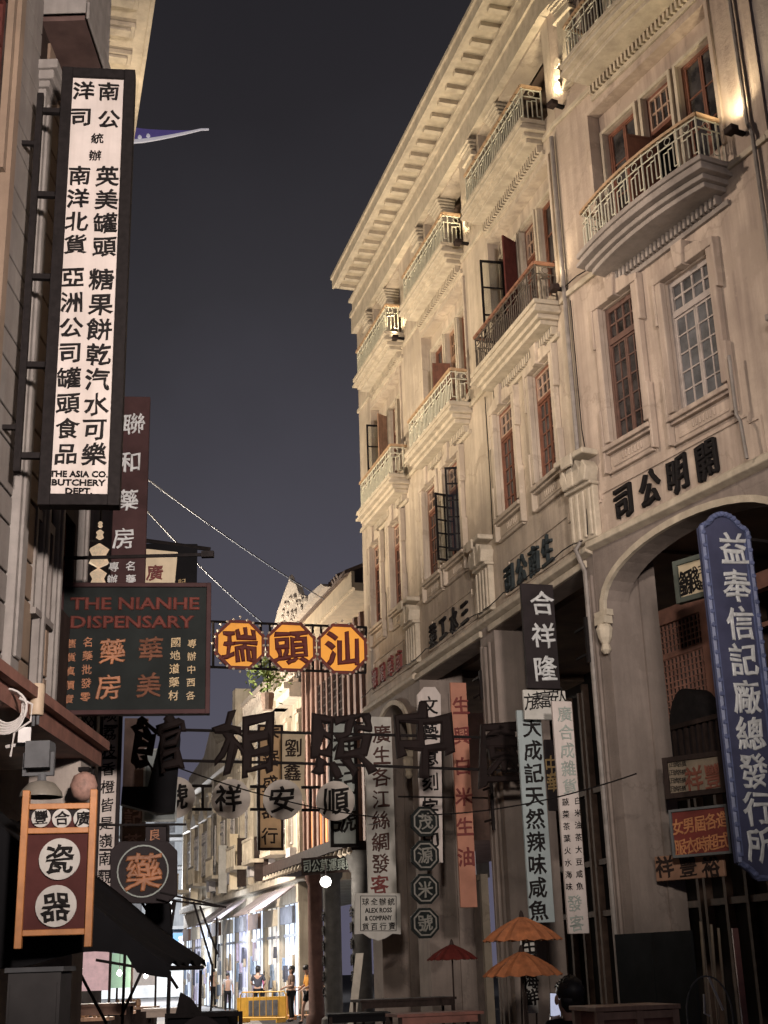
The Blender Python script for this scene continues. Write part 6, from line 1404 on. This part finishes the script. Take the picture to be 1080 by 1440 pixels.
# ------------------------------------------------------------------ lamps of the street and added fill lamps
def floodlight(label, pos, target, power, col=(1, 0.80, 0.55), spread=95, blend=1.0, size=0.25, group='floodlights on the left fronts'):
    pos = Vector(pos); target = Vector(target); d = (target - pos).normalized()
    k = thing('floodlight', label, 'floodlight', pos, math.atan2(d.y, d.x) - math.pi / 2, group)
    e = math.asin(d.z); b = MB(); 
    def rot(v): return (v[0], v[1] * math.cos(e) - v[2] * math.sin(e), v[1] * math.sin(e) + v[2] * math.cos(e))
    c = MB().box(-0.18, 0.18, -0.16, 0.0, -0.13, 0.13); b.add([rot(v) for v in c.v], c.f); b.build('housing', grey_m, k)
    c = MB().box(-0.16, 0.16, 0.001, 0.006, -0.11, 0.11); b = MB().add([rot(v) for v in c.v], c.f); b.build('lens', lampglow, k)
    MB().box(-0.2, 0.2, -0.12, -0.08, -0.3, -0.16).build('yoke', iron, k)
    l = bpy.data.lights.new('spot', 'SPOT'); l.energy = power; l.color = col; l.spot_size = R_(spread); l.spot_blend = blend; l.shadow_soft_size = size
    o = bpy.data.objects.new('spot', l); COL.objects.link(o); o.location = pos + d * 0.15; o.rotation_euler = d.to_track_quat('-Z', 'Y').to_euler(); return k
WARM = (1.0, 0.84, 0.61)
floodlight('floodlight behind the boarded house aimed at the far end of the row', (-6.4, 25.5, 7.4), (0.3, 26.0, 14.0), 3000, WARM)
floodlight('floodlight behind the dark red signboard aimed at the middle of the row', (-5.3, 21.0, 7.4), (1.2, 22.5, 15.2), 2050, WARM)
floodlight('floodlight behind the boarded house aimed at the near bays', (-4.5, 17.2, 7.2), (2.2, 19.0, 15.2), 2050, WARM)
floodlight('floodlight behind the tall white signboard aimed at the nearest house', (-3.15, 13.9, 11.5), (4.0, 15.0, 10.2), 1250, (1.0, 0.83, 0.68))
floodlight('small added floodlight under the left bracketed cornice', CF.world(2.7, 12.6, -0.45), CF.world(0.6, 14.5, -0.45), 170, WARM, 130, 1.0, 0.1, None)  # hidden lamp added to brighten the left eave
floodlight('unseen fill floodlight behind the viewer shining up the left fronts', (2.5, -2.5, 5.5), (-2.7, 12.0, 7.4), 14000, (1.0, 0.88, 0.80), 60, 0.9, 0.4, None)  # fill lamp out of view, added to brighten the left fronts
floodlight('unseen fill floodlight behind the viewer shining on the right hand signs', (-0.5, -3.5, 6.5), (2.6, 19.0, 6.0), 7000, (1.0, 0.90, 0.80), 36, 1.0, 0.4, None)  # second added fill, lifts the lower signs from the viewer's side
def uplight(label, F, x, z, off, power):
    k = thing('uplight', label, 'uplight', F.world(x, z, off), F.rz, 'ledge uplights on the right hand row')
    MB().box(-0.075, 0.075, -0.06, 0.06, 0.0, 0.085).build('housing', dkwood, k, bevel=0.01); MB().box(-0.055, 0.055, -0.04, 0.04, 0.086, 0.09).build('lens', lampglow, k)
    MB().box(-0.03, 0.03, 0.06, off - 0.002, 0.02, 0.06).build('bracket', iron, k)
    l = bpy.data.lights.new('spot', 'SPOT'); l.energy = power; l.color = (1, 0.84, 0.55); l.spot_size = R_(120); l.spot_blend = 1; l.shadow_soft_size = 0.05
    o = bpy.data.objects.new('spot', l); COL.objects.link(o); o.location = F.world(x, z + 0.17, off); d = (F.world(x, z + 2.0, off * 0.8) - F.world(x, z, off)); o.rotation_euler = d.to_track_quat('-Z', 'Y').to_euler()
uplight('ledge uplight glowing on the right pier of the nearest house', BF, 3.78, 10.98, 0.2, 110)
uplight('ledge uplight under the top floor at the left pier of the nearest house', BF, 0.25, 13.70, 0.2, 130)
uplight('ledge uplight between second and third bays under the top floor', RF, U3, 13.70, 0.2, 70)
uplight('ledge uplight between first and second bays under the top floor', RF, U2, 13.70, 0.2, 70)
uplight('ledge uplight left of the nearest house at second floor', RF, U4 - 0.1, 10.80, 0.2, 30)
# globe lamp, shop glow and added far fills
l = bpy.data.lights.new('globe', 'POINT'); l.energy = 100; l.color = (1, 0.9, 0.78); l.shadow_soft_size = 0.18; o = bpy.data.objects.new('globe', l); COL.objects.link(o); q = at(458, 1240, 37.5); o.location = q + Vector((0, -0.3, -0.1))
l = bpy.data.lights.new('far_street_fill', 'POINT'); l.energy = 7500; l.color = (1, 0.88, 0.74); l.shadow_soft_size = 0.3; o = bpy.data.objects.new('far_street_fill', l); COL.objects.link(o); o.location = (-9.5, 46, 8.0)  # unseen point light added to brighten the far house walls

for _x, _y, _e in ((-5.2, 50, 140), (-7.6, 58, 150), (-10.6, 68, 200)):
    l = bpy.data.lights.new('shop_glow', 'AREA'); l.energy = _e; l.color = (0.80, 0.88, 1.0); l.size = 2.2; o = bpy.data.objects.new('shop_glow', l); COL.objects.link(o); o.location = (_x, _y, 3.4); o.rotation_euler = (R_(70), 0, R_(-70))
l = bpy.data.lights.new('far_block_fill', 'POINT'); l.energy = 9000; l.color = (0.92, 0.95, 1.0); l.shadow_soft_size = 0.3; o = bpy.data.objects.new('far_block_fill', l); COL.objects.link(o); o.location = (-13.5, 80, 6.5)  # added point light without a fixture, lifts the dim grey block
bpy.data.objects.remove(_to)
